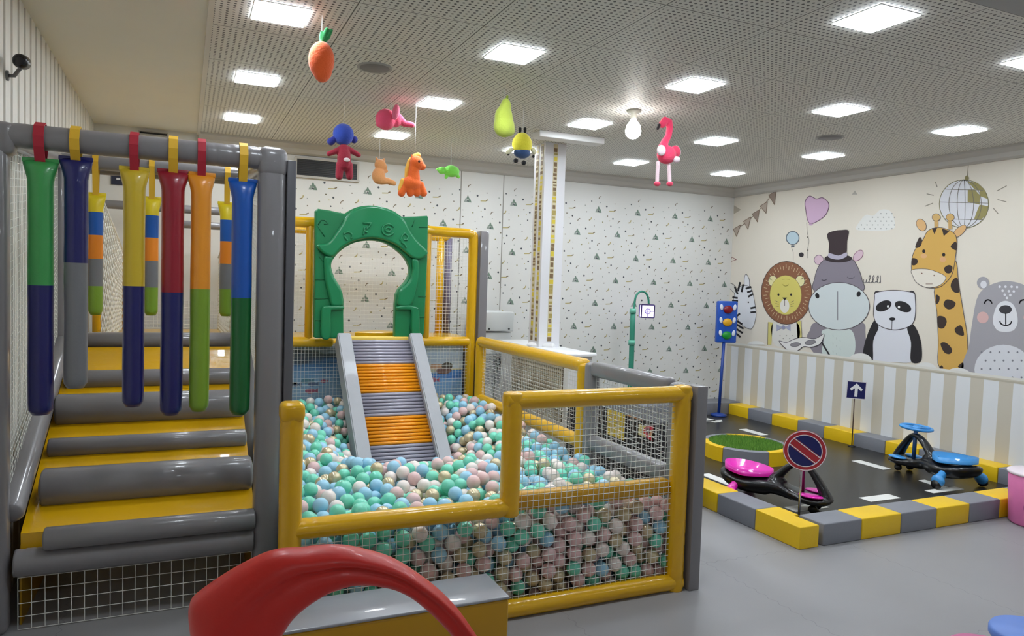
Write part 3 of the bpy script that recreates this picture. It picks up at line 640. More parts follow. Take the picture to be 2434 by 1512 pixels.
for x in (-a, a):
    for z in (0, -2*a): mb.box((x-.006, -a, z-.006), (x+.006, a, z+.006), M=LM)
mb.build('lantern_frame', PU, t)
MB().box((-a+.004, -a+.006, -2*a+.004), (a-.004, a-.006, -.004), M=LM).build('lantern_glass', mat('lantern_glow', (222, 214, 255), .4, emit=1.1), t)
mb = MB(); mb.box((-.003, -a, -.003), (.003, a, .002), M=LM); mb.box((-a, -.003, -.003), (a, .003, .002), M=LM)
for k in range(12): q = 2*pi*k/12; mb.ell(LM @ Vector((.027*cos(q), .027*sin(q), .0)), .007, 8)
mb.build('lantern_ornament', mat('lantern_ornament', (150, 130, 200), .4), t)
base(t, foot)
# ------------------------------------------------------------------ wiggle cars
def wiggle_car(name, label, col_, colm, foot_, wheel_turn, loc, ang):
    t = thing(name, label, 'ride-on car')
    CM = mat('car_'+name[:3]+str(col_[0]), col_, .28, coat=.4); DM = mat('car_d'+str(colm[0]), colm, .35)
    st_ = [(-.345, .03, .175, .008), (-.33, .075, .165, .022), (-.28, .125, .150, .034), (-.20, .150, .132, .038), (-.12, .148, .130, .040), (-.04, .115, .130, .042), (.04, .078, .118, .040), (.10, .080, .100, .034), (.17, .110, .090, .028), (.25, .122, .086, .025), (.31, .095, .086, .022), (.345, .03, .088, .008)]
    mb = MB(); n = 24; vs = []; xs_ = smoothpts([(x, w, z) for x, w, z, h in st_], 3); hs_ = smoothpts([(h, 0, 0) for x, w, z, h in st_], 3)
    for q, h in zip(xs_, hs_):
        for k in range(n): a = 2*pi*k/n; ca, sa = cos(a), sin(a); vs.append((q.x, q.y*math.copysign(abs(ca)**.75, ca), q.z+h.x*math.copysign(abs(sa)**.75, sa)*((1.9 if q.x < -.02 else 1.4) if sa < 0 else 1)))
    m_ = len(xs_); mb.add(vs, [(i*n+k, (i+1)*n+k, (i+1)*n+(k+1) % n, i*n+(k+1) % n) for i in range(m_-1) for k in range(n)]+[tuple(range(n)), tuple((m_-1)*n+k for k in range(n-1, -1, -1))], 0, True)
    arch = smoothpts([(-.05, 0, .15), (.02, 0, .20), (.075, 0, .265), (.13, 0, .305), (.175, 0, .308), (.22, 0, .26), (.27, 0, .18), (.315, 0, .09)], 5)
    mb.tube(arch, [.034-.014*sin(pi*i/(len(arch)-1)) for i in range(len(arch))], 12, sq=1.5)
    mb.ell((.0, 0, .165), (.075, .055, .03), 16)
    blob('body', mb, .009, mat('car_black', (20, 21, 24), .28, coat=.3), t, 3)
    mb = MB(); n = 28; O = []; I = []; F = []
    for k in range(n):                                 # seat pan with raised rim
        a = 2*pi*k/n; x = -.165+.15*cos(a)*(1.05 if cos(a) < 0 else 1.0); y = .135*sin(a)*(1-.35*max(0, cos(a))); back = max(0, -cos(a))
        z = .212+.018*back; O.append((x*1.0, y, z-.03)); I.append((x, y, z+.014)); F.append((-.165+(x+.165)*.78, y*.78, .184))
    vs = O+I+F+[(-.165, 0, .181)]
    fs = [(i, (i+1) % n, n+(i+1) % n, n+i) for i in range(n)]+[(n+i, n+(i+1) % n, 2*n+(i+1) % n, 2*n+i) for i in range(n)]+[(2*n+i, 2*n+(i+1) % n, 3*n) for i in range(n)]
    mb.add(vs, fs, 0, True).build('seat', CM, t)
    mb = MB()                                          # foot rests each side of the front
    for s in (-1, 1): mb.ell((.235, s*.078, .118), (.075, .045, .012), 16)
    mb.build('foot_rest', CM, t)
    st = MB().tube([(.165, 0, .10), (.158, 0, .37)], .014, 14).build('steering_column', DM, t)
    W = TR(.155, 0, .375) @ RY(-.18) @ RZ(wheel_turn)
    ring = [W @ Vector((.03*cos(a), .105*sin(a), .012*cos(2*a))) if False else W @ Vector((.062*cos(a), .105*sin(a), .0)) for a in [2*pi*k/28 for k in range(28)]]
    mb = MB().tube(ring, .0125, 10, closed=True); mb.tube([W @ Vector((0, -.10, 0)), W @ Vector((0, .10, 0))], .012, 8); mb.ell(W @ Vector((0, 0, 0)), (.034, .034, .018), 16)
    mb.build('steering_wheel', CM, t)
    for s in (-1, 1):                                  # splayed rear wheel guards
        g_ = blob('wheel_guard', MB().tube([(-.20, s*.10, .14), (-.215, s*.15, .10), (-.225, s*.185, .07)], [.022, .028, .036], 12, rnd=.7).ell((-.225, s*.19, .062), (.052, .026, .046), 16), .007, CM if True else DM, t, 3)
        MB().tube([(-.225, s*.205-.012, .033), (-.225, s*.205+.012, .033)], .033, 18).build('rear_wheel', BLK, t)
        MB().tube([(.245, s*.055-.01, .026), (.245, s*.055+.01, .026)], .026, 16).build('front_wheel', BLK, t)
        MB().tube([(.245, s*.055, .03), (.245, s*.055, .07)], .01, 8).build('caster', CHR, t)
    t.location = loc; t.rotation_euler = (0, 0, ang); t.scale = (foot_, foot_, foot_*.92); return t
wiggle_car('pink_wiggle_car'.replace('pink_', ''), 'black ride-on wiggle car with magenta seat behind the round sign', (236, 34, 182), (150, 20, 98), 1.06, .9, (3.715, 3.59, .0108), math.atan2(-.88, .47))
wiggle_car('wiggle_car', 'black ride-on wiggle car with light blue seat near the mural wall', (66, 158, 232), (40, 78, 130), 1.08, -.5, (5.44, 3.68, .0108), math.atan2(.98, .14))
# ------------------------------------------------------------------ pink bin and two stools at the right edge
t = thing('pink_bin', 'pink printed tub with a white lid at the end of the front kerb row', 'bin', (5.06, 2.72, 0))
PK = mat('bin_pink', (226, 122, 178), .45, var=.12, bump=(14, .05, 0))
MB().lathe([(0, .0), (.135, 0), (.15, .015), (.165, .32), (.16, .325), (0, .325)], n=40).build('tub', PK, t)
MB().lathe([(.165, .322), (.172, .325), (.172, .338), (.16, .345), (0, .348)], n=40).build('lid', mat('bin_lid', (240, 226, 234), .4), t)
for k in range(3):
    a0 = pi+.15+k*.45; pts = [(.1625*cos(a0+.10*cos(u)*(1-.1*u)), .1625*sin(a0+.10*cos(u)*(1-.1*u)), .13+.04*sin(u)*(1-.08*u)) for u in [i*.5 for i in range(12)]]; MB().tube(pts, .004, 6).build('printed_swirl', mat('swirl_purple', (128, 34, 110), .5), t)
def stool(label, loc, colr, r, h):
    t = thing('kids_stool', label, 'stool', loc); Mx = mat('stool_'+str(colr[0]), colr, .45)
    MB().lathe([(0, h-.045), (r*.9, h-.045), (r, h-.03), (r, h-.01), (r*.95, h), (0, h)], n=40).build('seat', Mx, t)
    for k in range(4): a = pi/4+k*pi/2; MB().tube([(r*.6*cos(a), r*.6*sin(a), h-.045), (r*.82*cos(a), r*.82*sin(a), 0)], [.02, .024], 12).build('leg', Mx, t)
c = onZ(2462, 1503, .33); stool('round light blue kids stool cut off by the right edge', (c.x, c.y, 0), (104, 142, 222), .13, .33)
c = onZ(2362, 1552, .33); stool('round pink kids stool at the bottom right corner', (c.x, c.y, 0), (214, 110, 160), .13, .33)
# ------------------------------------------------------------------ ball pit fences
PX0, PX1, PY0, PY1 = .375, 2.205, 2.70, 5.50      # centre lines of the padded posts
NS = .0275
def wrinkle(mb, a, b, r, mi=0, rnd=.45):           # padded rail whose vinyl sleeve twists into spiral creases near its ends
    a = Vector(a); b = Vector(b); L = (b-a).length; T = (b-a).normalized(); N = T.orthogonal().normalized(); Bn = T.cross(N)
    m = max(8, int(L/.008)); n = 28; zs = [rng.random() for _ in range(5)]; sg = rng.choice((-1, 1)); vs = []
    cap = [(-rnd*1.0, .02), (-rnd*.87, .5), (-rnd*.5, .87)] if rnd else []
    st = [(k*r, f) for k, f in cap]+[(L*i/m, 1) for i in range(m+1)]+[(L-k*r, f) for k, f in reversed(cap)]
    for s_, f in st:
        e = min(s_, L-s_); amp = .55*math.exp(-(e/.10)**2)+.30*max(0, sin(s_*5.1+zs[0]*6))**2+.12
        for k in range(n):
            q = 2*pi*k/n; ph = (s_/.052+sg*q/(2*pi)*1.0+.25*sin(s_*23+zs[1]*6)+.15*sin(q*2+s_*9)) % 1
            d = 1-.075*amp*math.exp(-((ph-.5)/.11)**2)+.02*amp*math.exp(-((ph-.72)/.12)**2)
            R_ = r*f*d; vs.append(a+T*s_+N*(cos(q)*R_)+Bn*(sin(q)*R_))
    M_ = len(st); mb.add(vs, [(i*n+k, i*n+(k+1) % n, (i+1)*n+(k+1) % n, (i+1)*n+k) for i in range(M_-1) for k in range(n)]+[tuple(range(n-1, -1, -1)), tuple((M_-1)*n+k for k in range(n))], mi, True)
def padframe(t, nm, segs, m_, r=.042):
    for a, b in segs:
        mb = MB(); wrinkle(mb, a, b, r); mb.build(nm, m_, t)
t = thing('ball_pit_fence', 'low yellow padded front fence of the ball pit, high panel at its right', 'fence')
y0 = PY0; XM = 1.29
for a, b, n_ in (((PX0, y0, .012), (PX0, y0, .955), 'post'), ((XM, y0, .455), (XM, y0, .975), 'post'), ((2.18, y0, .0), (2.18, y0, .98), 'post'),
                 ((PX0, y0, .485), (XM, y0, .485), 'rail'), ((XM-.03, y0, .945), (2.21, y0, .945), 'rail'), ((PX0, y0, .038), (2.21, y0, .038), 'rail')):
    mb = MB(); wrinkle(mb, a, b, .043 if n_ == 'post' else .040, rnd=.22); mb.build(n_, YEL, t)
MB().box((PX0-.045, y0-.045, .9), (PX0+.045, y0+.045, .975), bev=.022).build('post_cap', YEL, t)
# flat padded middle rail of two layers, behind the net
MB().box((XM+.03, y0+.005, .455), (2.15, y0+.075, .535), bev=.025).build('rail', mat('yellow_rail', (214, 160, 16), .4, coat=.2), t)
netpart('net', [(PX0+.03, y0-.002, .06), (2.15, y0-.002, .06), (2.15, y0-.002, .475), (PX0+.03, y0-.002, .475)], int(1.74/NS), int(.415/NS), t, .0015, bulge=-.006)
netpart('net', [(XM+.03, y0-.002, .475), (2.15, y0-.002, .475), (2.15, y0-.002, .915), (XM+.03, y0-.002, .915)], int(.83/NS), int(.44/NS), t, .0015, bulge=-.005)
MB().box((2.232, y0-.05, .0), (2.292, y0+.05, .985), bev=.004).build('corner_board', GRY, t)
base(t, (PX0, y0, 0))
# right side fence: grey part near the front, yellow part behind
t = thing('ball_pit_fence', 'low grey padded side fence at the right front corner of the ball pit', 'fence')
xs_ = 2.245
for a, b, n_ in (((xs_, 2.86, .955), (xs_, 3.58, .955), 'rail'), ((xs_, 2.86, .515), (xs_, 3.58, .515), 'rail'), ((xs_, 2.86, .045), (xs_, 3.58, .045), 'rail'), ((xs_, 3.60, .0), (xs_, 3.60, .99), 'post'), ((xs_, 2.80, .0), (xs_, 2.80, .985), 'post')):
    MB().box((a[0]-.045 if n_ == 'post' else a[0]-.04, a[1]-(.04 if n_ == 'post' else 0), a[2]-(0 if n_ == 'post' else .045)), (b[0]+.035, b[1]+(.04 if n_ == 'post' else 0), b[2]+(0 if n_ == 'post' else .045)), bev=.025).build(n_, GRY, t)
netpart('net', [(xs_, 2.84, .56), (xs_, 3.56, .56), (xs_, 3.56, .91), (xs_, 2.84, .91)], 26, 13, t, .0012)
netpart('net', [(xs_, 2.84, .09), (xs_, 3.56, .09), (xs_, 3.56, .47), (xs_, 2.84, .47)], 26, 14, t, .0012)
base(t, (xs_, 2.8, 0))
t = thing('ball_pit_fence', 'low yellow padded side fence along the right rear of the ball pit', 'fence')
for a, b, n_ in (((xs_, 3.70, .02), (xs_, 3.70, .96), 'post'), ((xs_, 5.34, .02), (xs_, 5.34, .96), 'post'), ((xs_, 3.70, .96), (xs_, 5.34, .96), 'rail'), ((xs_, 3.70, .49), (xs_, 5.34, .49), 'rail'), ((xs_, 3.70, .04), (xs_, 5.34, .04), 'rail')):
    mb = MB(); wrinkle(mb, a, b, .043); mb.build(n_, YEL, t)
netpart('net', [(xs_, 3.73, .53), (xs_, 5.31, .53), (xs_, 5.31, .93), (xs_, 3.73, .93)], 57, 15, t, .0012)
netpart('net', [(xs_, 3.73, .08), (xs_, 5.31, .08), (xs_, 5.31, .46), (xs_, 3.73, .46)], 57, 14, t, .0012)
base(t, (xs_, 3.7, 0))
# tall rear frame with the arch
t = thing('rear_pit_frame', 'tall yellow padded frame with nets at the back of the ball pit', 'frame')
yb = PY1
def pipe(n_, pts, r=.04, m_=YEL, rnd=.45):
    mb = MB(); mb.tube(pts, r, 16, rnd=rnd); mb.build(n_, m_, t)
pipe('corner_post', [(2.215, yb, .0)]+smoothpts([(2.215, yb, 1.2), (2.215, yb, 1.78), (2.20, yb, 1.835), (2.15, yb, 1.85), (2.0, yb, 1.85)], 6)[0:]+[(1.80, yb, 1.855)])
pipe('post', [(.60, yb, 0), (.60, yb, 1.86)], m_=YEL); pipe('rail', [(.60, yb, 1.86), (.95, yb, 1.86)]); pipe('rail', [(.60, yb, .95), (1.05, yb, .95)]); pipe('rail', [(1.74, yb, .95), (2.19, yb, .95)])
pipe('post', [(.875, yb, .95), (.875, yb, 1.85)], .03, mat('yellow_rail', (214, 160, 16), .4, coat=.2)); pipe('post', [(1.815, yb, .95), (1.815, yb, 1.85)], .03, mat('yellow_rail', (214, 160, 16), .4, coat=.2))
pipe('rail', [(.60, yb, .03), (2.2, yb, .03)])
netpart('net', [(.63, yb+.02, .98), (.86, yb+.02, .98), (.86, yb+.02, 1.83), (.63, yb+.02, 1.83)], 8, 30, t, .0012)
netpart('net', [(1.83, yb+.02, .98), (2.19, yb+.02, .98), (2.19, yb+.02, 1.83), (1.83, yb+.02, 1.83)], 13, 30, t, .0012)
netpart('net', [(.63, yb-.02, .06), (2.19, yb-.02, .06), (2.19, yb-.02, .92), (.63, yb-.02, .92)], 57, 31, t, .0012)
MB().box((2.262, yb-.05, 0), (2.335, yb+.05, 1.875), bev=.005).build('corner_board', GRY, t)
base(t, (.7, yb, 0))
# printed sea banners behind the lower net
def banner(x0, x1, label, sea):
    t = thing('sea_banner', label, 'banner', group='sea picture banners under the arch'); yq = yb+.045
    BM, nt, b = node_mat('sea_print'+str(x0)); tc, sp = coords(nt); rp = nt.nodes.new('ShaderNodeValToRGB')
    nz = nt.nodes.new('ShaderNodeTexNoise'); nz.inputs['Scale'].default_value = 7; nz.inputs['Detail'].default_value = 4; mp = nt.nodes.new('ShaderNodeMapping'); mp.inputs['Scale'].default_value = (.6, 1, 3); nt.links.new(tc.outputs['Object'], mp.inputs[0]); nt.links.new(mp.outputs[0], nz.inputs[0])
    f = mth(nt, 'ADD', mth(nt, 'DIVIDE', sp.outputs[2], .93), mth(nt, 'MULTIPLY', mth(nt, 'SUBTRACT', nz.outputs['Fac'], .5), .14)); nt.links.new(f, rp.inputs[0])
    el_ = rp.color_ramp.elements; el_[0].position = 0; el_[0].color = srgb((150, 176, 200)); el_[1].position = 1; el_[1].color = srgb((200, 214, 226))
    for p_, c_ in sea: e = el_.new(p_); e.color = srgb(c_)
    nt.links.new(rp.outputs[0], b.inputs['Base Color']); b.inputs['Roughness'].default_value = .5
    MB().box((x0, yq, .05), (x1, yq+.006, .93)).build('banner_sheet', BM, t)
    r5 = random.Random(int(x0*100)); 
    FC = [mat('fish_red', (168, 92, 112), .6), mat('fish_navy', (92, 108, 140), .6), mat('fish_teal', (88, 132, 150), .6), mat('fish_plum', (92, 62, 96), .6)]
    for k in range(6):
        x = x0+.08+(x1-x0-.2)*r5.random(); z = .50+.22*r5.random(); s_ = .018+.014*r5.random(); mb = MB()
        mb.poly([(x+s_*cos(a)*1.3, yq-.0008, z+s_*.7*sin(a)) for a in [2*pi*i/10 for i in range(10)]]); mb.poly([(x+s_, yq-.0008, z), (x+s_*2, yq-.0008, z+s_*.7), (x+s_*2, yq-.0008, z-s_*.7)]); mb.build('printed_fish', FC[k % 4], t)
    base(t, (x0, yq, .05)); return t
banner(.65, 1.27, 'blue sea picture banner behind the net left of the roller slide', [(.6, (148, 178, 204)), (.74, (112, 152, 190)), (.82, (70, 116, 164)), (.875, (60, 70, 84)), (.93, (70, 74, 70))])  # top dark stops paint the shaded gap above the picture into the sheet
bn = banner(1.29, 2.17, 'blue sea picture banner with a sandy shore right of the roller slide', [(.5, (140, 176, 210)), (.66, (126, 168, 212)), (.70, (66, 122, 196)), (.745, (86, 138, 200)), (.765, (206, 192, 140)), (.80, (196, 206, 214)), (.9, (178, 196, 216))])
mb = MB(); yq = yb+.0435
for (x, z, rx, rz) in ((1.93, .735, .10, .022), (2.03, .74, .05, .03), (2.0, .70, .07, .028)): mb.poly([(x+rx*cos(a), yq-.0004*len(mb.f), z+rz*sin(a)) for a in [2*pi*i/16 for i in range(16)]], len(mb.f) % 3)
o = mb.build('printed_shells', [mat('shell_tan', (190, 150, 120), .6), mat('shell_dark', (86, 80, 70), .6), mat('shell_brown', (120, 92, 84), .6)], bn); o.matrix_parent_inverse = bn.matrix_world.inverted() if False else bn.children[0].matrix_parent_inverse
# platform behind the arch
t = thing('play_platform', 'yellow padded play platform behind the green arch', 'platform')
MB().box((.41, yb+.06, .86), (2.36, 6.42, .955), bev=.02).build('deck', YEL, t)
for x in (.76, 1.5, 2.2):
    for y in (5.62, 6.36): MB().tube([(x, y, 0), (x, y, .87)], .03, 12).build('leg', GRYD, t)
for x, m_ in ((.70, YEL), (2.235, YEL), (2.315, mat('purple_grey_vinyl', (112, 104, 128), .4))): MB().tube([(x, 6.38, .94), (x, 6.38, 1.86)], .035, 14).build('post', m_, t)
MB().tube([(.76, 6.38, 1.86), (2.315, 6.38, 1.86)], .035, 14, rnd=.4).build('rail', YEL, t)
netpart('net', [(.78, 6.38, .95), (2.18, 6.38, .95), (2.18, 6.38, 1.84), (.78, 6.38, 1.84)], 40, 26, t, .0013)
base(t, (1.4, 6.0, 0))
o = prism('foam_wedge', [[(1.26, 5.62), (1.62, 5.58), (1.70, 5.72), (1.50, 5.84), (1.30, 5.74)]], .06, .008, TR(0, 0, .987), YEL); tag(o, 'small yellow foam pad lying on the platform inside the arch', 'foam pad')
# ------------------------------------------------------------------ green arch panel
t = thing('green_arch', 'green moulded plastic arch panel above the roller slide', 'arch panel')
ay_ = yb-.088
def AP(X, Y): q = onY(740+X/4.32, 480+Y/4.32, ay_); return (q.x, q.z)
Mxz = Matrix(((1, 0, 0, 0), (0, 0, -1, ay_), (0, 1, 0, 0), (0, 0, 0, 1)))   # local xy -> world xz, local +z -> world -y
hole = [(325, 1400)]+[(325, 1385), (322, 1150), (326, 1020), (315, 940)]+[(p.x, p.y) for p in smoothpts([(290, 870, 0), (230, 770, 0), (198, 660, 0), (225, 580, 0), (310, 490, 0), (440, 420, 0), (600, 398, 0), (740, 420, 0), (860, 490, 0), (960, 590, 0), (1002, 700, 0), (970, 800, 0), (890, 890, 0)], 5)]+[(860, 950), (850, 1050), (845, 1385), (845, 1400)]
outer = [(20, 1370), (30, 640), (35, 95), (60, 72), (180, 90), (330, 122)]+[(p.x, p.y) for p in smoothpts([(345, 118, 0), (410, 78, 0), (490, 50, 0), (600, 38, 0), (720, 55, 0), (830, 95, 0), (920, 155, 0)], 5)]+[(1060, 152), (1178, 145), (1188, 160), (1180, 600), (1145, 1350), (1130, 1390), (1030, 1400), (1015, 1390), (1005, 1335)]
GRN = mat('green_plastic', (16, 122, 74), .38, coat=.15, bump=(60, .05, 0)); GRN2 = mat('green_plastic_raised', (18, 128, 80), .36, coat=.15)
body = [AP(*p) for p in hole]+[AP(845, 1400)]
loop = [AP(*p) for p in hole+[(1005, 1400)]+outer[::-1]+[(20, 1385), (40, 1395), (185, 1395), (200, 1400)]]
o = prism('arch_body', [loop], .07, .012, Mxz, GRN, t)
def raised(loopc, d, nm, sp=True, bev=.018, zf=.0, m_=GRN2):
    L = [(p.x, p.y) for p in smoothpts([(x, y, 0) for x, y in loopc], 4, True)] if sp else loopc
    return prism(nm, [[AP(*p) for p in L]], d, bev, Mxz @ TR(0, 0, .035+d/2-.004+zf), m_, t, smooth=True)
raised([(45, 445), (150, 425), (215, 350), (290, 240), (345, 150), (440, 78), (600, 45), (760, 78), (880, 140), (950, 220), (1010, 330), (1090, 430), (1168, 510), (1150, 560), (1080, 590), (1010, 575), (940, 520), (860, 455), (740, 400), (600, 375), (440, 400), (310, 465), (215, 560), (150, 555), (70, 500)], .045, 'dome_band')
raised([(125, 560), (205, 570), (185, 660), (215, 770), (290, 890), (305, 960), (305, 1060), (195, 1060), (165, 960), (130, 820), (118, 680)], .03, 'side_band'); raised([(1080, 600), (1015, 590), (1020, 700), (985, 810), (895, 900), (875, 960), (872, 1060), (1000, 1060), (1060, 900), (1085, 760)], .03, 'side_band')
raised([(100, 1080), (190, 1062), (312, 1070), (312, 1100), (215, 1105), (185, 1140), (180, 1385), (90, 1385), (85, 1200)], .035, 'shoulder', bev=.012); raised([(865, 1070), (980, 1058), (1070, 1080), (1085, 1120), (1090, 1385), (1015, 1385), (1005, 1140), (980, 1105), (865, 1100)], .035, 'shoulder', bev=.012)
def groove(pts, nm='seam', r=.004):
    MB().tube([(AP(*p)[0], ay_-.036, AP(*p)[1]) for p in pts], r, 8).build(nm, mat('green_seam', (12, 104, 62), .5), t)
for q in ([(25, 795), (125, 798)], [(22, 992), (165, 990)], [(30, 1212), (88, 1215)], [(1085, 970), (1160, 972)], [(1080, 1180), (1150, 1182)], [(70, 560), (118, 620)], [(1090, 262), (1180, 262)], [(50, 240), (130, 360)], [(1020, 260), (1050, 190)], [(60, 240), (90, 190), (130, 190), (165, 230), (120, 232)]): groove(q)
def stroke3(pts, nm='raised_letter', r=.0075): 
    return [(AP(*p)[0], ay_-.079, AP(*p)[1]) for p in pts], r
def arcp(cx, cy, rx, ry, a0, a1, n=14): return [(cx+rx*cos(radians(a0+(a1-a0)*i/n)), cy+ry*sin(radians(a0+(a1-a0)*i/n))) for i in range(n+1)]
LET = [[arcp(352, 355, 46, 40, -150, 40), [(318, 360), (345, 395)]], [[(510, 225), (590, 225)], [(590, 225), (570, 262), (545, 280)], arcp(548, 290, 30, 26, 90, 300), [(520, 300), (510, 340)]], [arcp(762, 292, 62, 58, 30, 330, 20), arcp(762, 292, 26, 24, 0, 340, 14)], [[(905, 350), (930, 325), (965, 360), (955, 395), (925, 390)], [(900, 420), (930, 440), (945, 475)], [(905, 350), (885, 400)]]]
for L in LET:
    mb = MB()
    for s_ in L: p_, r = stroke3(s_); mb.tube(p_, r, 8, rnd=.6)
    mb.build('raised_letter', GRN2, t)
base(t, (1.35, ay_, .99))
# ------------------------------------------------------------------ roller slide
t = thing('roller_slide', 'grey roller slide with two orange roller bands running into the ball pit', 'slide')
sy0, sz0, sy1, sz1 = 5.345, 1.0, 4.56, .165; sl = Vector((0, sy1-sy0, sz1-sz0)); L_ = sl.length; sl.normalize(); nr = Vector((0, -sl.z, sl.y)); nr = -nr if nr.z < 0 else nr
RXL, RXR = 1.06, 1.722; RW = .10
SLG = mat('slide_rail_grey', (176, 178, 184), .45, coat=.1, bump=(20, .05, 0), var=.04)
for x, s_ in ((RXL, 1), (RXR-RW, 0)):
    mb = MB(); a = Vector((0, sy0, sz0)); vs = []
    for d in (0, 1):
        p = a+sl*(d*L_)
        for xx, h in ((x, -.10), (x+RW, -.10), (x+RW, .055), (x, .055)): vs.append((xx, p.y+nr.y*h, p.z+nr.z*h))
    bm = bmesh.new(); V = [bm.verts.new(v) for v in vs]
    for f in ((3, 2, 1, 0), (4, 5, 6, 7), (0, 1, 5, 4), (1, 2, 6, 5), (2, 3, 7, 6), (3, 0, 4, 7)): bm.faces.new([V[i] for i in f])
    bmesh.ops.recalc_face_normals(bm, faces=bm.faces); bmesh.ops.bevel(bm, geom=list(bm.edges), offset=.008, segments=2, affect='EDGES'); mb.bm(bm, 0, False); mb.build('side_rail', SLG, t)
NR = 38; RG = mat('roller_grey', (170, 166, 182), .3, metal=.1, coat=.4); RO = mat('roller_orange', (250, 160, 14), .28, coat=.4)
for k in range(NR):
    p = Vector((0, sy0, sz0))+sl*(.03+(L_-.05)*(k+.5)/NR); f = (k+.5)/NR
    o_ = (.22 < f < .46) or (.64 < f < .83)
    q = MB().tube([(RXL+RW-.002, p.y, p.z), (RXR-RW+.002, p.y, p.z)], .0122, 16).build('roller', RO if o_ else RG, t)
    tag(q, 'orange roller' if o_ else 'grey roller')
p0 = Vector((0, sy0, sz0))-nr*.05; p1 = p0+sl*L_
MB().add([(RXL+RW, p0.y, p0.z), (RXR-RW, p0.y, p0.z), (RXR-RW, p1.y, p1.z), (RXL+RW, p1.y, p1.z)]+[(RXL+RW, p0.y, p0.z-.01), (RXR-RW, p0.y, p0.z-.01), (RXR-RW, p1.y, p1.z-.01), (RXL+RW, p1.y, p1.z-.01)], [(0, 1, 2, 3), (7, 6, 5, 4), (0, 4, 5, 1), (1, 5, 6, 2), (2, 6, 7, 3), (3, 7, 4, 0)]).build('slide_bed', mat('bed_dark', (70, 68, 76), .5), t)
MB().box((RXL+RW-.01, sy0-.01, .955), (RXR-RW+.01, sy0+.09, 1.0), bev=.008).build('slide_lip', mat('lip_yellow', (240, 206, 92), .45), t)
for x in (RXL+.04, RXR-.04): MB().tube([(x, 4.75, 0), (x, 4.75, .26)], .02, 12).build('support_leg', GRYD, t)
base(t, (1.39, 4.56, 0))
# ------------------------------------------------------------------ climbing frame at the left
t = thing('climbing_frame', 'tall grey padded climbing frame with stepped ramp and hanging bags', 'climbing frame')
FY, FB, FL, FR = 3.25, 4.60, -.648, .345
def pbox(n_, lo, hi, m_, bev=.03, par=None): return MB().box(lo, hi, bev=bev).build(n_, m_, par or t)
pbox('post', (FR-.057, FY-.05, 0), (FR+.06, FY+.05, 1.97), GRY, .035); pbox('post', (FL-.047, FY-.05, 0), (FL+.020, FY+.05, 1.97), GRY, .03); pbox('corner_pad', (FL-.046, FY-.051, 1.87), (FL+.045, FY+.051, 1.998), GRY, .03)
mb = MB(); wrinkle(mb, (FL, FY, 1.952), (FR+.01, FY, 1.952), .048); mb.build('beam', GRY, t)
MB().box((FR-.06, FY-.055, 1.87), (FR+.065, FY+.055, 2.003), bev=.035).build('corner_pad', GRY, t)
mb = MB(); wrinkle(mb, (FL+.04, FY-.002, .272), (FR-.055, FY-.002, .272), .055, rnd=0); mb.build('beam', GRY, t)
pbox('post', (FL-.04, FB-.05, 0), (FL+.04, FB+.03, 2.08), GRY); pbox('post', (FR-.02, FB-.05, 0), (FR+.06, FB+.03, 2.08), GRY)
mb = MB(); rail(mb, (FL, FB, 2.055), (FR+.02, FB, 2.055), .04); mb.build('beam', GRY, t)
for x in (FL, FR): mb = MB(); rail(mb, (x, FY+.05, 1.955), (x, FB-.04, 2.04), .042); mb.build('beam', GRY, t)
mb = MB(); rail(mb, (FL+.02, FY+.03, .47), (FL+.02, FB-.06, 1.03), .048); mb.build('beam', GRY, t)
netpart('net', [(FL+.05, FY-.01, 0.005), (FR-.06, FY-.01, .005), (FR-.06, FY-.01, .215), (FL+.05, FY-.01, .215)], 19, 4, t, .0018)
netpart('net', [(FL-.002, FY+.06, .50), (FL-.002, FB-.055, 1.02), (FL-.002, FB-.055, 2.02), (FL-.002, FY+.06, 1.93)], 44, 42, t, .0012, bulge=.01, nrm=(1, 0, 0))
netpart('net', [(FR+.03, FY+.05, .50), (FR+.03, FB-.05, 1.02), (FR+.03, FB-.05, 2.02), (FR+.03, FY+.05, 1.93)], 44, 42, t, .0012)
MB().box((FR+.062, FY-.045, 0), (FR+.10, FY+.045, 1.95), bev=.004).build('corner_board', GRYD, t)
# sloping yellow deck with padded grey steps
DS = .455; dz0 = .355
def deckz(y): return dz0+DS*(y-FY)
mb = MB(); xa, xb = FL+.05, FR-.045
ya, yb2 = FY+.045, 4.66
vs = [(x, y, z) for x in (xa, xb) for y, z in ((ya, deckz(ya)), (yb2, deckz(yb2)), (yb2, deckz(yb2)-.07), (ya, deckz(ya)-.07))]
mb.add(vs, [(0, 1, 2, 3), (7, 6, 5, 4), (0, 4, 5, 1), (1, 5, 6, 2), (2, 6, 7, 3), (3, 7, 4, 0)]); mb.build('ramp_deck', YEL, t)
for x in (xa-.004, xb-.004): MB().add([(x+d, y, z) for d in (0, .008) for y, z in ((ya, 0), (yb2, 0), (yb2, deckz(yb2)-.06), (ya, deckz(ya)-.06))], [(0, 1, 2, 3), (7, 6, 5, 4), (0, 4, 5, 1), (1, 5, 6, 2), (2, 6, 7, 3), (3, 7, 4, 0)]).build('ramp_shade_board', YELD, t)  # boards added to close off light and keep the space under the ramp dark
def onRamp(px, py, off):
    d = ray(px, py); # z = dz0+DS*(y-FY)+off
    k = (dz0-DS*FY+off-CAMH)/(d.z-DS*d.y); return CP+d*k
for (py, r_, xl) in ((1258, .046, -.50), (1142, .082, -.545), (1053, .045, -.575), (968, .080, -.60), (899, .05, -.60)):
    p = onRamp(345, py, r_*.55); MB().tube([(max(xl, xa+.03), p.y, p.z), (xb-.012, p.y, p.z)], r_, 24, rnd=.25, sq=.95).build('padded_step', GRY, t)
base(t, (-.15, FY, 0))
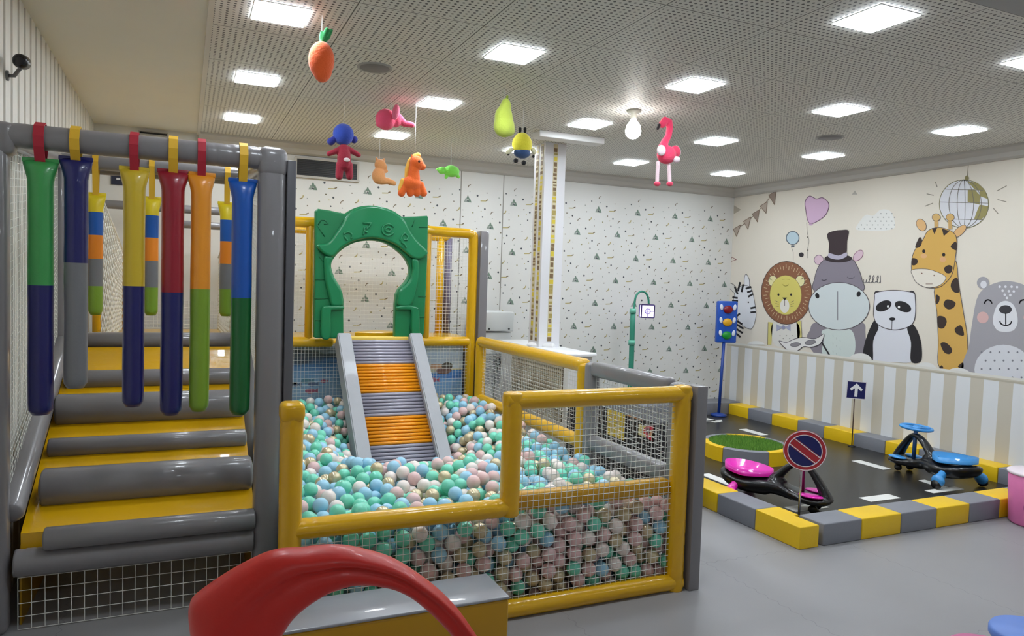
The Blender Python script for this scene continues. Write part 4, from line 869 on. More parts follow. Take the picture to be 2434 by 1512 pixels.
# upper yellow module with net walls behind the ramp
t = thing('net_bridge', 'yellow padded frame with white net walls behind the ramp', 'climbing frame')
Y0_, Y1_ = 4.70, 6.36
pbox('deck', (FL+.03, Y0_-.02, .90), (.37, Y1_, .985), YEL, .02)
for x in (FL+.012, FR+.02):
    for y in (Y0_+.04, Y1_-.02): MB().tube([(x, y, 0), (x, y, 1.98)], .034, 14, rnd=.4).build('post', YEL, t)
for y in (Y0_+.04, Y1_-.02): MB().tube([(FL+.045, y, 2.04 if y < 5 else 1.97), (FR+.02, y, 2.04 if y < 5 else 1.97)], .034, 14, rnd=.4).build('beam', GRY, t)
MB().tube([(FL+.1, Y0_+.02, 1.03), (FR-.03, Y0_+.02, 1.03)], .05, 18, rnd=.3).build('padded_step', GRY, t)
MB().tube([(-.42, 6.1, 1.60), (-.42, 6.1, 1.62), (-.42, 6.1, 1.0)], .03, 12).build('inner_post', YEL, t)
MB().tube([(.33, 6.24, .98), (.33, 6.24, 1.86)], .03, 12).build('inner_post', GRY, t); MB().tube([(.33, 6.24, 1.84), (-.05, 6.24, 1.84)], .03, 12, rnd=.4).build('inner_beam', GRY, t)
def diamond(name, q, n1, n2, r=.003):
    A_, B_, C_, D_ = [Vector(p) for p in q]; mb = MB()
    def P_(u, v): return A_.lerp(B_, u/n1).lerp(D_.lerp(C_, u/n1), v/n2)
    for k in range(-n2, n1+1):
        for s in (1, -1):
            pts = []
            u0, v0 = (k, 0) if s > 0 else (k, n2)
            a, b_ = max(0, -k), min(n2, n1-k)
            if b_ <= a: continue
            if s > 0: mb.tube([P_(k+a, a), P_(k+b_, b_)], r, 4, caps=False)
            else: mb.tube([P_(k+a, n2-a), P_(k+b_, n2-b_)], r, 4, caps=False)
    return mb.build(name, NETW, t)
diamond('net', [(-.46, 4.78, 1.0), (-.44, 6.1, 1.0), (-.44, 6.1, 1.60), (-.46, 4.78, 1.88)], 17, 12)
diamond('net', [(.27, 4.78, 1.0), (.25, 6.1, 1.0), (.25, 6.1, 1.58), (.30, 4.78, 1.86)], 17, 12)
for a, b_ in (((-.46, 4.78, 1.88), (-.44, 6.1, 1.60)), ((.30, 4.78, 1.86), (.25, 6.1, 1.58))): MB().tube([a, b_], .009, 8).build('top_cord', NETW, t)
netpart('net', [(-.4, 6.30, 1.0), (.34, 6.30, 1.0), (.34, 6.30, 1.22), (-.4, 6.30, 1.22)], 26, 8, t, .002)
base(t, (-.15, Y0_, 0))
# hanging bags
def bag(x, y, zt, zb__, r, secs, strapc, beamz, beamr, label, group, name='hanging_bag'):
    t = thing(name, label, 'hanging bag', group=group)
    n = 20; prof = []; L = zt-zb__
    def ring(z):
        s = (zt-z)
        if s < .095: k = s/.095; e = k*k*(3-2*k); rx = r*(1.38-.38*e); ry = r*(.10+.90*math.sqrt(max(0, 1-(1-k)**2)))
        else: rx = ry = r*(1+.012*sin(s*17))
        q = (z-zb__)
        if q < .03: f = math.sqrt(max(.0, 1-(1-q/.03)**2*.55)); rx *= f; ry *= f
        return rx, ry
    marks = [zt]+[s[0] for s in secs]; 
    for i, (ze, cm) in enumerate(secs):
        za = marks[i]; m_ = max(3, int((za-ze)/.02)); vs = []
        for k in range(m_+1):
            z = za+(ze-za)*k/m_; rx, ry = ring(z)
            vs += [(x+rx*cos(2*pi*j/n), y+ry*sin(2*pi*j/n), z) for j in range(n)]
        fs = [(k*n+j, k*n+(j+1) % n, (k+1)*n+(j+1) % n, (k+1)*n+j) for k in range(m_) for j in range(n)]
        fs += [tuple(range(n-1, -1, -1))] if i == 0 else []
        fs += [tuple(m_*n+j for j in range(n))] if i == len(secs)-1 else []
        MB().add(vs, fs, 0, True).build('bag_section', cm, t)
    MB().box((x-r*1.40, y-.008, zt-.012), (x+r*1.40, y+.008, zt+.006), bev=.003).build('top_seam', secs[0][1], t)
    w = .5*min(.042, r*.8); P_ = [(y-.012, zt-.01), (y-beamr*.9, beamz-beamr*.75), (y-beamr-.006, beamz), (y-beamr*.75, beamz+beamr*.75), (y, beamz+beamr+.006), (y+beamr*.75, beamz+beamr*.75), (y+beamr+.006, beamz), (y+beamr*.9, beamz-beamr*.75), (y+.012, zt-.01)]
    vs = []; 
    for k, (yy, zz) in enumerate(P_):
        dy, dz = yy-y, zz-beamz; l = math.hypot(dy, dz); o_ = .004
        vs += [(x-w, yy, zz), (x+w, yy, zz), (x+w, yy+dy/l*o_, zz+dz/l*o_), (x-w, yy+dy/l*o_, zz+dz/l*o_)]
    m_ = len(P_); MB().add(vs, [(k*4+j, k*4+(j+1) % 4, (k+1)*4+(j+1) % 4, (k+1)*4+j) for k in range(m_-1) for j in range(4)]+[(3, 2, 1, 0), tuple((m_-1)*4+j for j in range(4))]).build('strap', strapc, t)
    base(t, (x, y, zb__))
V = lambda n_, c: mat('bag_'+n_, c, .33, coat=.25, bump=(16, .25, .8))
BG, BN, BY, BR, BO, BB, BD, BL, BGY = V('green', (62, 156, 82)), V('navy', (26, 28, 98)), V('yellow', (212, 182, 44)), V('red', (150, 24, 44)), V('orange', (238, 152, 36)), V('blue', (16, 84, 176)), V('dark_green', (14, 98, 46)), V('lime', (124, 160, 44)), V('grey', (120, 121, 126))
SRD, SYL = mat('strap_red', (176, 34, 54), .6), mat('strap_yellow', (226, 178, 44), .6)
for (px, ptop, psplit, pbot, r_, c1, c2, st_, lb) in ((97, 380, 678, 985, .045, BG, BN, SRD, 'green over navy hanging bag, leftmost of the front bags'), (181, 376, 625, 922, .043, BN, BGY, SYL, 'navy over grey hanging bag in the front row'), (320, 400, 680, 966, .041, BY, BN, SRD, 'yellow over navy hanging bag in the front row'),
        (412, 406, 695, 986, .044, BR, BN, SYL, 'dark red over navy hanging bag in the front row'), (479, 413, 687, 977, .040, BO, BL, SRD, 'orange over lime green hanging bag in the front row'), (583, 428, 708, 985, .043, BB, BD, SYL, 'blue over dark green hanging bag, rightmost of the front bags')):
    q = onY(px, ptop, FY); bag(q.x-(.010 if px == 583 else 0), FY, q.z, onY(px-20*(px/600), pbot, FY).z, r_, [(onY(px-10*(px/600), psplit, FY).z, c1), (onY(px-20*(px/600), pbot, FY).z, c2)], st_, 1.952, .05, lb, 'two-colour bags on the front beam')
for (px, lb) in ((228, 'small four-coloured hanging bag, leftmost on the rear beam'), (361, 'small four-coloured hanging bag, middle of the rear beam'), (540, 'small four-coloured hanging bag, rightmost on the rear beam')):
    x = onY(px, 460, FB).x; zz = [1.88, 1.775, 1.645, 1.51, 1.375, 1.19]; 
    bag(x, FB, 1.88, 1.19, .038, [(1.775, mat('small_yellow', (240, 214, 36), .35)), (1.645, mat('small_blue', (22, 92, 180), .35)), (1.51, mat('small_orange', (246, 144, 34), .35)), (1.355, BGY), (1.19, BL)], SYL, 2.055, .042, lb, 'small bags on the rear beam')
# ------------------------------------------------------------------ padded step and red slide arch in the foreground
t = thing('padded_step_box', 'yellow padded step with a grey vinyl top in front of the ball pit', 'step')
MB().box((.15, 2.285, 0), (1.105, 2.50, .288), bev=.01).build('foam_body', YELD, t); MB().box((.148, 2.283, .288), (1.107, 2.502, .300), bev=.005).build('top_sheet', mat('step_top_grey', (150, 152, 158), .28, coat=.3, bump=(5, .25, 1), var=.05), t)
base(t, (.62, 2.39, 0))
t = thing('toddler_slide', 'red moulded plastic slide arch in the near foreground', 'slide'); RYD = 1.30
O_ = [(160, 1000), (135, 800), (128, 690), (150, 615), (230, 545), (330, 475), (430, 412), (530, 358), (630, 312), (730, 286), (850, 280), (1000, 263), (1150, 266), (1300, 298), (1450, 348), (1600, 438), (1740, 545), (1850, 655), (1930, 765), (1985, 850), (2040, 950)]
I_ = [(610, 1000), (650, 930), (690, 880), (715, 835), (745, 790), (785, 730), (840, 675), (900, 630), (960, 592), (1020, 560), (1090, 532), (1170, 508), (1260, 503), (1350, 512), (1450, 535), (1560, 592), (1670, 682), (1750, 762), (1810, 830), (1850, 900), (1890, 990)]
O3 = [onY(400+x/2.704, 1200+y/2.704, RYD) for x, y in O_]; I3 = [onY(400+x/2.704, 1200+y/2.704, RYD) for x, y in I_]
O3 = [Vector((O3[0].x+.02, RYD, .03)), Vector((O3[0].x+.005, RYD, .4))]+O3+[Vector((O3[-1].x+.07, RYD, .45)), Vector((O3[-1].x+.11, RYD, .03))]
I3 = [Vector((I3[0].x-.04, RYD, .03)), Vector((I3[0].x-.03, RYD, .4))]+I3+[Vector((I3[-1].x+.06, RYD, .42)), Vector((I3[-1].x+.08, RYD, .03))]
O3 = smoothpts(O3, 3); I3 = smoothpts(I3, 3); m_ = len(O3); n = 32; vs = []
for i in range(m_):
    o_, q = O3[i], I3[i]; f = i/(m_-1); wd_ = (o_-q).length; T_ = .034+.03*max(0, 1-f*2.2)
    for k in range(n):
        a = 2*pi*k/n; s = .5-.5*cos(a); side = sin(a); p = o_.lerp(q, s); th = T_*abs(side)**.6
        groove_ = .4*math.exp(-((s-.52)/.10)**2)*max(0, min(1, (f-.25)*6))*max(0, min(1, (.82-f)*5))
        bul = 1+.35*math.exp(-((s-.25)/.18)**2)
        vs.append((p.x, p.y+(-1 if side > 0 else 1)*th*bul*(1-groove_)*(1 if side > 0 else .7), p.z))
fs = [(i*n+k, (i+1)*n+k, (i+1)*n+(k+1) % n, i*n+(k+1) % n) for i in range(m_-1) for k in range(n)]+[tuple(range(n)), tuple((m_-1)*n+k for k in range(n-1, -1, -1))]
RED = mat('red_plastic', (214, 40, 30), .42, coat=.1, bump=(70, .06, 0), sub=.15)
o = MB().add(vs, fs, 0, True).build('arch_panel', RED, t)
bm = bmesh.new(); bm.from_mesh(o.data); bmesh.ops.recalc_face_normals(bm, faces=bm.faces); bm.to_mesh(o.data); bm.free()
MB().box((O3[0].x-.02, RYD-.09, 0), (I3[0].x+.02, RYD+.09, .05), bev=.02).build('foot', RED, t); MB().box((I3[-1].x-.03, RYD-.09, 0), (O3[-1].x+.03, RYD+.09, .05), bev=.02).build('foot', RED, t)
base(t, (.3, RYD, 0))
# ------------------------------------------------------------------ machinery and cabinet behind the pit
t = thing('floor_air_conditioner', 'white floor standing air unit with vents beside the rear of the pit', 'air conditioner')
AC = mat('ac_white', (222, 223, 222), .4); x0, x1 = onY(1147, 740, 6.30).x, onY(1214, 860, 6.30).x
MB().box((x0, 6.30, 0), (x1, 6.62, onY(1180, 790, 6.3).z), bev=.01).build('lower_case', AC, t)
x2 = onY(1222, 760, 6.26).x; MB().box((x0, 6.26, onY(1180, 788, 6.26).z), (x2, 6.64, onY(1180, 741, 6.26).z), bev=.012).build('upper_case', mat('ac_grey', (202, 204, 202), .45), t)
mb = MB()
for k in range(13): z = .46+.024*k; mb.box((x0+.03, 6.294, z), (x1-.03, 6.30, z+.010))
mb.build('vent_louvres', mat('louvre_grey', (150, 152, 156), .4), t)
for px in (1163, 1210): q = onY(px, 782, 6.255); MB().ell(q, .009, 10).build('screw', BLK, t)
base(t, ((x0+x1)/2, 6.45, 0))
t = thing('dark_chain', 'black twisted strap with a ring hanging on the white air unit', 'strap')
q = onY(1184, 860, 6.28); MB().tube([q+Vector((.028*cos(a), 0, .028*sin(a))) for a in [2*pi*k/18 for k in range(18)]], .008, 8, closed=True).build('ring', BLK, t)
pts = [onY(x, y, 6.275) for x, y in ((1183, 868), (1180, 885), (1176, 905), (1174, 925), (1175, 945), (1182, 965))]; mb = MB(); sp_ = smoothpts(pts, 6)
for k, p in enumerate(sp_): mb.ell(p, (.009, .006, .015), 8, M=RZ(k*.9))
mb.tube(sp_, .004, 6); mb.build('strap_links', BLK, t); base(t, pts[-1])
t = thing('radiator_cabinet', 'white radiator cabinet with brown grille behind the yellow side fence', 'cabinet')
CX0, CX1, CY0, CY1, CT = 2.80, 3.04, 4.88, 6.2, .905
MB().box((CX0+.02, CY0+.02, 0), (CX1, CY1, CT-.03), bev=.004).build('case', WHT, t); MB().box((CX0-.02, CY0-.02, CT-.03), (CX1+.02, CY1, CT), bev=.008).build('top', mat('top_white', (240, 240, 242), .3), t)
MB().box((CX0+.012, 4.97, .34), (CX0+.02, 5.91, .79)).build('grille_back', mat('grille_brown', (112, 98, 80), .6), t)
mb = MB()
for k in range(15): z = .35+.03*k; mb.box((CX0-.002, 4.97, z), (CX0+.014, 5.91, z+.012))
for k in range(32): y = 4.975+.03*k; mb.box((CX0, y, .34), (CX0+.012, y+.006, .79))
mb.build('grille', mat('grille_cream', (196, 186, 164), .5), t); base(t, (2.9, 5.5, 0))
# wallpapered column
t = thing('square_column', 'square white column with gold patterned strips rising from the radiator cabinet', 'column')
CYF = 5.43; a0, b0 = onY(1295, 400, CYF).x, onY(1344, 400, CYF).x
MB().box((a0, CYF, CT), (b0, CYF+.2, H-.001), bev=.0).build('shaft', mat('column_white', (228, 228, 232), .55), t)
MB().lathe([(0, .0), (.165, 0), (.165, .012), (.145, .03), (0, .03)], c=((a0+b0)/2, CYF+.1, CT+.001), n=4, smooth=False).build('collar', WHT, t); t.children[-1]
GOLD = mat('gold_print', (176, 158, 92), .55, var=.35, bump=(40, 0.01, 0)); GB = mat('brown_print', (128, 104, 74), .6, var=.3, bump=(60, .01, 0))
def strip(lo, hi, axis, label):
    r_ = random.Random(int(lo[1]*1000)); mb = MB(); mb.box(lo, hi, 0)
    z = lo[2]
    while z < hi[2]-.05:
        h = .012+.03*r_.random(); l_, h_ = list(lo), list(hi); l_[2], h_[2] = z, z+h
        if axis == 'y': l_[1] -= .001; u0, u1 = l_[0], h_[0]; l_[0] = u0+(u1-u0)*.2*r_.random(); h_[0] = u1-(u1-u0)*.2*r_.random()
        else: l_[0] -= .001; u0, u1 = l_[1], h_[1]; l_[1] = u0+(u1-u0)*.2*r_.random(); h_[1] = u1-(u1-u0)*.2*r_.random()
        mb.box(l_, h_, r_.choice((1, 2, 2, 3))); z += h+.004+.02*r_.random()
    mb.build('patterned_strip', [mat('strip_cream', (214, 204, 170), .6), GOLD, GB, mat('yellow_print', (222, 200, 70), .6)], t)
u = b0-a0
strip((a0+u*.40, CYF-.003, CT+.05), (a0+u*.60, CYF, H-.01), 'y', ''); strip((a0-.003, CYF+.03, CT+.05), (a0, CYF+.075, H-.01), 'x', ''); strip((a0-.003, CYF+.115, CT+.05), (a0, CYF+.16, H-.01), 'x', '')
base(t, ((a0+b0)/2, CYF+.1, CT))
a, c = onZ(1277, 333, H-.06), onZ(1425, 333, H-.06)
o = MB().box((2.56, 5.03, H-.05), (3.16, 5.16, H-.0005), bev=.006).build('cable_box', WHT); tag(o, 'long white box fixed to the ceiling in front of the patterned column', 'ceiling box')
# play cabinet beyond the grey side fence
t = thing('play_cabinet', 'dark low play cabinet with yellow panel and picture beyond the grey net fence', 'cabinet')
gx = 2.72
MB().box((gx, 3.62, 0), (3.02, 4.72, .60), bev=.01).build('case', mat('cabinet_black', (30, 28, 34), .5), t)
def face(px0, py0, px1, py1, nm, m_, l=1):
    a, c = onX(px0, py0, gx), onX(px1, py1, gx); y0, y1 = sorted((a.y, c.y)); z0, z1 = sorted((a.z, c.z)); y0 = max(y0, 3.63); return MB().box((gx-.003*l, y0, max(z0, .02)), (gx, y1, min(z1, .595))).build(nm, m_, t)
face(1445, 965, 1484, 1047, 'yellow_panel', mat('panel_yellow', (222, 196, 66), .45))
face(1484, 950, 1528, 1000, 'orange_panel', mat('panel_orange', (196, 140, 84), .5)); face(1519, 1008, 1560, 1048, 'cream_panel', mat('panel_cream', (232, 222, 150), .5))
q = onX(1555, 1032, gx)
for (dy, dz, ry, rz, c_, l) in ((.0, .0, .085, .045, (214, 60, 80), 2), (-.02, .0, .05, .025, (246, 190, 150), 3), (.03, .012, .022, .018, (120, 30, 50), 4), (-.055, -.02, .03, .02, (170, 200, 70), 4)):
    MB().add([(gx-.003*l, max(3.63, q.y+.02+dy+ry*cos(a)), q.z+dz+rz*sin(a)) for a in [2*pi*k/20 for k in range(20)]]+[(gx, max(3.63, q.y+.02+dy+ry*cos(a)), q.z+dz+rz*sin(a)) for a in [2*pi*k/20 for k in range(20)]], [tuple(range(20))]+[(k, (k+1) % 20, 20+(k+1) % 20, 20+k) for k in range(20)]).build('picture_shape', mat('pic_%d' % c_[0], c_, .5), t)
base(t, (gx+.15, 4.17, 0))
# ------------------------------------------------------------------ balls of the pit: dropped one by one on the lowest free spot
BR_ = .0345
bx0, bx1, by0, by1 = PX0+.045+BR_, 2.198-BR_, PY0+.006+BR_, PY1-.04-BR_
rs = np.random.RandomState(12); G = .01
gx_ = np.arange(bx0, bx1, G); gy_ = np.arange(by0, by1, G); XX, YY = np.meshgrid(gx_, gy_, indexing='ij')
base_n = sum(rs.uniform(-1, 1)*np.sin(XX*rs.uniform(3, 9)+rs.uniform(0, 6))*np.cos(YY*rs.uniform(3, 9)+rs.uniform(0, 6)) for _ in range(6))
TG = .505+.014*base_n+.05*np.clip((YY-4.4)/1.0, 0, 1)-.05*np.clip((XX-1.75)/.45, 0, 1)*np.clip((4.2-YY)/1.0, 0, 1)
crater = np.exp(-(((XX-1.39)/.50)**4+((YY-4.42)/.62)**4)); TG = TG-(.505-.245)*crater*np.clip(1.15-.0*YY, 0, 1)
under = (XX > 1.0) & (XX < 1.78) & (YY > 4.50); zsl = sz1+(YY-sy1)*(sz0-sz1)/(sy0-sy1)
TG = np.where(under, np.minimum(TG, np.maximum(zsl-.17, .0)), TG)
TG = np.where(YY < PY0+.045+BR_, np.minimum(TG, .443), TG)
HZ = np.full(XX.shape, BR_)+rs.rand(*XX.shape)*.004; JIT = rs.rand(*XX.shape)*.03
dyr = YY-PY0; HZ = np.where(dyr < .04+BR_, np.maximum(HZ, .038+np.sqrt(np.maximum((.041+BR_)**2-dyr**2, 0))), HZ)
K = int(2*BR_/G)+1; ox, oy = np.meshgrid(np.arange(-K, K+1), np.arange(-K, K+1), indexing='ij'); D2 = (ox**2+oy**2)*G*G; CAP = np.where(D2 < 4*BR_*BR_, np.sqrt(np.maximum(4*BR_*BR_-D2, 0)), -9)
balls = []
score = np.where(HZ+BR_ < TG, HZ+JIT, 9.0); blocked = (under & (TG < .08)) | ((XX < FR+.10+BR_+.005) & (YY > FY-.05-BR_) & (YY < FY+.05+BR_)); score = np.where(blocked, 9.0, score)
while len(balls) < 12000:
    i = int(np.argmin(score)); a, c = np.unravel_index(i, score.shape)
    if score[a, c] > 5: break
    z = HZ[a, c]; balls.append((gx_[a], gy_[c], z))
    a0_, a1_, c0_, c1_ = max(0, a-K), min(len(gx_), a+K+1), max(0, c-K), min(len(gy_), c+K+1)
    sub = CAP[a0_-a+K:a1_-a+K, c0_-c+K:c1_-c+K]+z
    HZ[a0_:a1_, c0_:c1_] = np.maximum(HZ[a0_:a1_, c0_:c1_], sub)
    s_ = HZ[a0_:a1_, c0_:c1_]; tg = TG[a0_:a1_, c0_:c1_]; sc = np.where(s_+BR_ < tg, s_+JIT[a0_:a1_, c0_:c1_], 9.0)
    sc = np.where(blocked[a0_:a1_, c0_:c1_], 9.0, sc); score[a0_:a1_, c0_:c1_] = sc
balls = np.array(balls)
# which balls show largest: a small depth buffer of the photo's view
q = balls-np.array(CP); zc = q@np.array(_f); u_ = PW/2+PCX+FOC*(q@np.array(_r))/zc; v_ = PH/2-FOC*(q@np.array(_u))/zc; rad = FOC*BR_/zc
SC = .5; zbuf = np.full((int(PH*SC), int(PW*SC)), 99.); idb = np.full(zbuf.shape, -1)
def blockpx(x0, x1, f0, f1):
    for x in range(int(x0*SC), int(x1*SC)):
        xx = x/SC; zbuf[max(0, int(f0(xx)*SC)):int(f1(xx)*SC), x] = 0
blockpx(0, 722, lambda x: 0, lambda x: PH); blockpx(1607, PW, lambda x: 0, lambda x: PH); blockpx(722, 1235, lambda x: 1238-.095*(x-722), lambda x: 1290-.13*(x-722)); blockpx(1192, 1245, lambda x: 930, lambda x: 1225)
blockpx(722, 1210, lambda x: 1400 if x > 1000 else 1330-.1*(x-722)+abs(x-860)*.05, lambda x: PH); blockpx(1235, 1607, lambda x: 1192-.11*(x-1235), lambda x: 1215-.11*(x-1235)); blockpx(1200, 1660, lambda x: 915, lambda x: 970)
blockpx(785, 1060, lambda x: 780, lambda x: 1105)
for i in np.argsort(-zc):
    r_ = rad[i]*SC; uu, vv = u_[i]*SC, v_[i]*SC
    if uu < 0 or uu > zbuf.shape[1] or vv < 0 or vv > zbuf.shape[0]: continue
    y0_, y1_, x0_, x1_ = int(max(0, vv-r_)), int(min(zbuf.shape[0], vv+r_+1)), int(max(0, uu-r_)), int(min(zbuf.shape[1], uu+r_+1))
    if y1_ <= y0_ or x1_ <= x0_: continue
    ys_, xs2 = np.mgrid[y0_:y1_, x0_:x1_]; msk = ((xs2+.5-uu)**2+(ys_+.5-vv)**2 < r_*r_) & (zc[i] < zbuf[y0_:y1_, x0_:x1_])
    zbuf[y0_:y1_, x0_:x1_][msk] = zc[i]; idb[y0_:y1_, x0_:x1_][msk] = i
cnt = np.bincount(idb[idb >= 0].ravel(), minlength=len(balls)); order = np.argsort(-cnt); single = set(order[:300].tolist()); vis = cnt > 0
# colours in loose clusters
BM_ = [mat('ball_mint', (128, 226, 198), .28, coat=.3, sub=.3), mat('ball_sky', (166, 216, 242), .32, coat=.2, sub=.3), mat('ball_cream', (248, 234, 228), .36, coat=.2, sub=.3), mat('ball_gold', (214, 198, 162), .24, metal=.35, coat=.5), mat('ball_pink', (236, 200, 198), .4, coat=.15, sub=.25)]
cw = np.zeros((len(balls), 5))
for k, w0 in enumerate((1.25, 1.2, .95, .75, .35)):
    ph = rs.uniform(0, 6, 3); cw[:, k] = w0*(1+.55*np.sin(balls[:, 0]*7+ph[0])*np.sin(balls[:, 1]*6+ph[1])*np.cos(balls[:, 2]*5+ph[2]))
fl = np.clip((balls[:, 0]-1.0)/.5, 0, 1)*(balls[:, 1] < 2.95)*(balls[:, 2] < .40); cw[:, 4] += 2.4*fl; cw[:, 3] += .4*fl; cw[:, 1] *= 1-.5*fl
cw = cw/cw.sum(1, keepdims=True); cc = (rs.rand(len(balls))[:, None] > np.cumsum(cw, 1)).sum(1).clip(0, 4)
def sph(n, m_):
    mb = MB(); mb.ell((0, 0, 0), BR_-.0004, n); return np.array([tuple(v) for v in mb.v]), mb.f
def join(ids, n):
    V_, F_ = sph(n, n//2); nv = len(V_); VV = (balls[ids][:, None, :]+V_[None]).reshape(-1, 3); tri = []; 
    lens = [len(f) for f in F_]; flat_ = np.concatenate([np.array(f) for f in F_]); loops = (flat_[None]+np.arange(len(ids))[:, None]*nv).ravel()
    return VV, loops, np.tile(lens, len(ids)), np.repeat(cc[ids], len(F_))
parts_ = []
for ids, n in ((np.array([i for i in range(len(balls)) if vis[i] and i not in single]), 16), (np.array([i for i in range(len(balls)) if not vis[i] and i not in single]), 8)):
    if len(ids): parts_.append(join(ids, n))
off = 0; VV, LL, LE, MI = [], [], [], []
for v, l, e, c in parts_: VV.append(v); LL.append(l+off); off += len(v); LE.append(e); MI.append(c)
VV, LL, LE, MI = map(np.concatenate, (VV, LL, LE, MI)); me = bpy.data.meshes.new('pit_balls')
me.vertices.add(len(VV)); me.vertices.foreach_set('co', VV.astype(np.float32).ravel()); me.loops.add(len(LL)); me.loops.foreach_set('vertex_index', LL.astype(np.int32))
me.polygons.add(len(LE)); me.polygons.foreach_set('loop_start', np.concatenate([[0], np.cumsum(LE)[:-1]]).astype(np.int32)); me.polygons.foreach_set('loop_total', LE.astype(np.int32)); me.polygons.foreach_set('material_index', MI.astype(np.int32)); me.polygons.foreach_set('use_smooth', np.ones(len(LE), bool)); me.update(calc_edges=True)
for m_ in BM_: me.materials.append(m_)
o = link(bpy.data.objects.new('pit_balls', me)); tag(o, 'mint, blue, cream, gold and pink plastic balls filling the ball pit', 'balls', kind='stuff')
CNM = ['mint green', 'light blue', 'cream white', 'pearly gold', 'pale pink']; bmesh_ = []
for k in range(5):
    mb = MB(); mb.ell((0, 0, 0), BR_-.0004, 28); me = mb.mesh('pit_ball'); me.materials.append(BM_[k]); bmesh_.append(me)
for i in order[:300]:
    x, y, z = balls[i]; k = int(cc[i]); o = link(bpy.data.objects.new('pit_ball', bmesh_[k])); o.location = (x, y, z)
    if y < PY0+.13 and z < .46: zone, gz = 'pressed against the front net of the pit', 'behind the front net'
    elif x < 1.0: zone, gz = 'on the heap left of the roller slide', 'left of the slide'
    elif x > 1.78: zone, gz = 'on the heap at the right side of the pit', 'at the right side of the pit'
    elif y > 3.6: zone, gz = 'on the heap around the foot of the slide', 'around the foot of the slide'
    else: zone, gz = 'on the heap behind the middle front rail', 'behind the middle front rail'
    tag(o, '%s plastic ball %s' % (CNM[k], zone), 'ball', '%s balls %s' % (CNM[k], gz))
# ------------------------------------------------------------------ plush toys hanging on strings
def PF(c): return mat('plush_%02x%02x%02x' % c, c, .85, sheen=.25, bump=(120, .35, 0))
STR = mat('string_white', (236, 236, 236), .6)
class Toy:
    def __init__(s, name, label, Y, px, ptop):
        s.Y = Y; s.t = thing(name, label, 'plush toy'); s.k = Y/FOC*1.0; s.top = onY(px, ptop, Y)
        s.d = (s.top-CP).dot(_f)/FOC      # metres per pixel at the toy
        MB().tube([s.top-Vector((0, 0, .02)), (s.top.x, s.top.y, H-.0)], .0016, 6).build('string', STR, s.t)
        s.p0 = s.top
    def p(s, x, y, dy=0): q = onY(x, y, s.Y); return Vector((q.x, s.Y+dy, q.z))
    def E(s, mb, x, y, rx, ry, rd=None, dy=0, rot=0): mb.ell(s.p(x, y, dy), (rx*s.d, (rd if rd else min(rx, ry))*s.d, ry*s.d), 20, M=RY(rot)); return mb
    def T(s, mb, pts, r, dy=0):
        P_ = [s.p(a[0], a[1], a[2] if len(a) > 2 else dy) for a in pts]; mb.tube(P_, [q*s.d for q in r] if isinstance(r, (list, tuple)) else [r*s.d]*len(P_), 12, rnd=.9); return mb
    def B(s, nm, mb, c, vox=.0055, sm=3): return blob(nm, mb, vox, PF(c), s.t, sm)
    def done(s): base(s.t, s.top)
T = Toy('plush_carrot', 'orange plush carrot with green leaves hanging from the ceiling', 3.4, 765, 92)
mb = T.E(MB(), 764, 143, 31, 44); T.E(mb, 766, 158, 25, 38); T.B('carrot_body', mb, (240, 100, 40)); mb = T.T(MB(), [(766, 102), (770, 88), (777, 70)], [7, 7, 5]); T.T(mb, [(766, 102), (779, 88), (788, 72)], [6, 6, 4]); T.T(mb, [(766, 102), (763, 88), (764, 76)], [5, 5, 3]); T.B('leaves', mb, (44, 152, 84), .004, 1)
mb = MB(); [T.E(mb, x, y, 4, 1.4, 1.4, -.105) for x, y in ()]; T.done()
T = Toy('plush_doll', 'plush doll with blue round head and dark red body hanging from the ceiling', 4.9, 817, 296)
T.B('hood', T.E(MB(), 816, 320, 25, 26, 24), (44, 74, 178)); 
for x, y in ((786, 337), (842, 332)): T.B('side_bobble', T.T(MB(), [(816+(x-816)*.6, 328), (x, y)], [7, 9.5]), (34, 44, 140))
mb = T.T(MB(), [(817, 352), (818, 375), (818, 392)], [12, 17, 16]); T.T(mb, [(812, 352), (797, 360), (781, 366)], [7, 7, 6]); T.T(mb, [(824, 352), (838, 360), (853, 369)], [7, 7, 6]); T.T(mb, [(808, 392), (806, 420)], [10, 9]); T.T(mb, [(829, 392), (831, 420)], [10, 9]); T.B('body', mb, (152, 24, 50))
T.B('white_patch', T.E(MB(), 821, 382, 8, 5, 3, -.045), (230, 214, 214), .003, 1); T.done()
T = Toy('plush_elephant', 'pink plush elephant with a long trunk hanging from the ceiling', 4.7, 929, 252)
mb = T.E(MB(), 917, 284, 25, 25, 24); T.E(mb, 940, 284, 16, 19); T.T(mb, [(948, 284), (962, 294), (980, 297)], [13, 8, 7]); T.T(mb, [(903, 300), (896, 297)], [4, 3]); T.B('body', mb, (240, 84, 122)); T.B('ear', T.E(MB(), 934, 272, 9, 19, 6, -.07, .15), (246, 116, 148), .004, 1); T.done()
T = Toy('plush_squirrel', 'tan plush squirrel sitting with its tail out, hanging from the ceiling', 5.5, 902, 374)
mb = T.E(MB(), 904, 392, 14, 13); T.E(mb, 900, 418, 16, 20); T.T(mb, [(905, 430), (922, 430), (937, 436)], [9, 8, 6]); T.T(mb, [(896, 382), (895, 375)], [4, 2]); T.T(mb, [(911, 382), (913, 377)], [4, 2]); T.E(mb, 914, 397, 7, 6); T.T(mb, [(910, 408), (919, 407)], [5, 4]); T.B('body', mb, (222, 154, 96)); T.done()
T = Toy('plush_pony', 'orange plush pony with yellow mane hanging from the ceiling', 4.7, 986, 372)
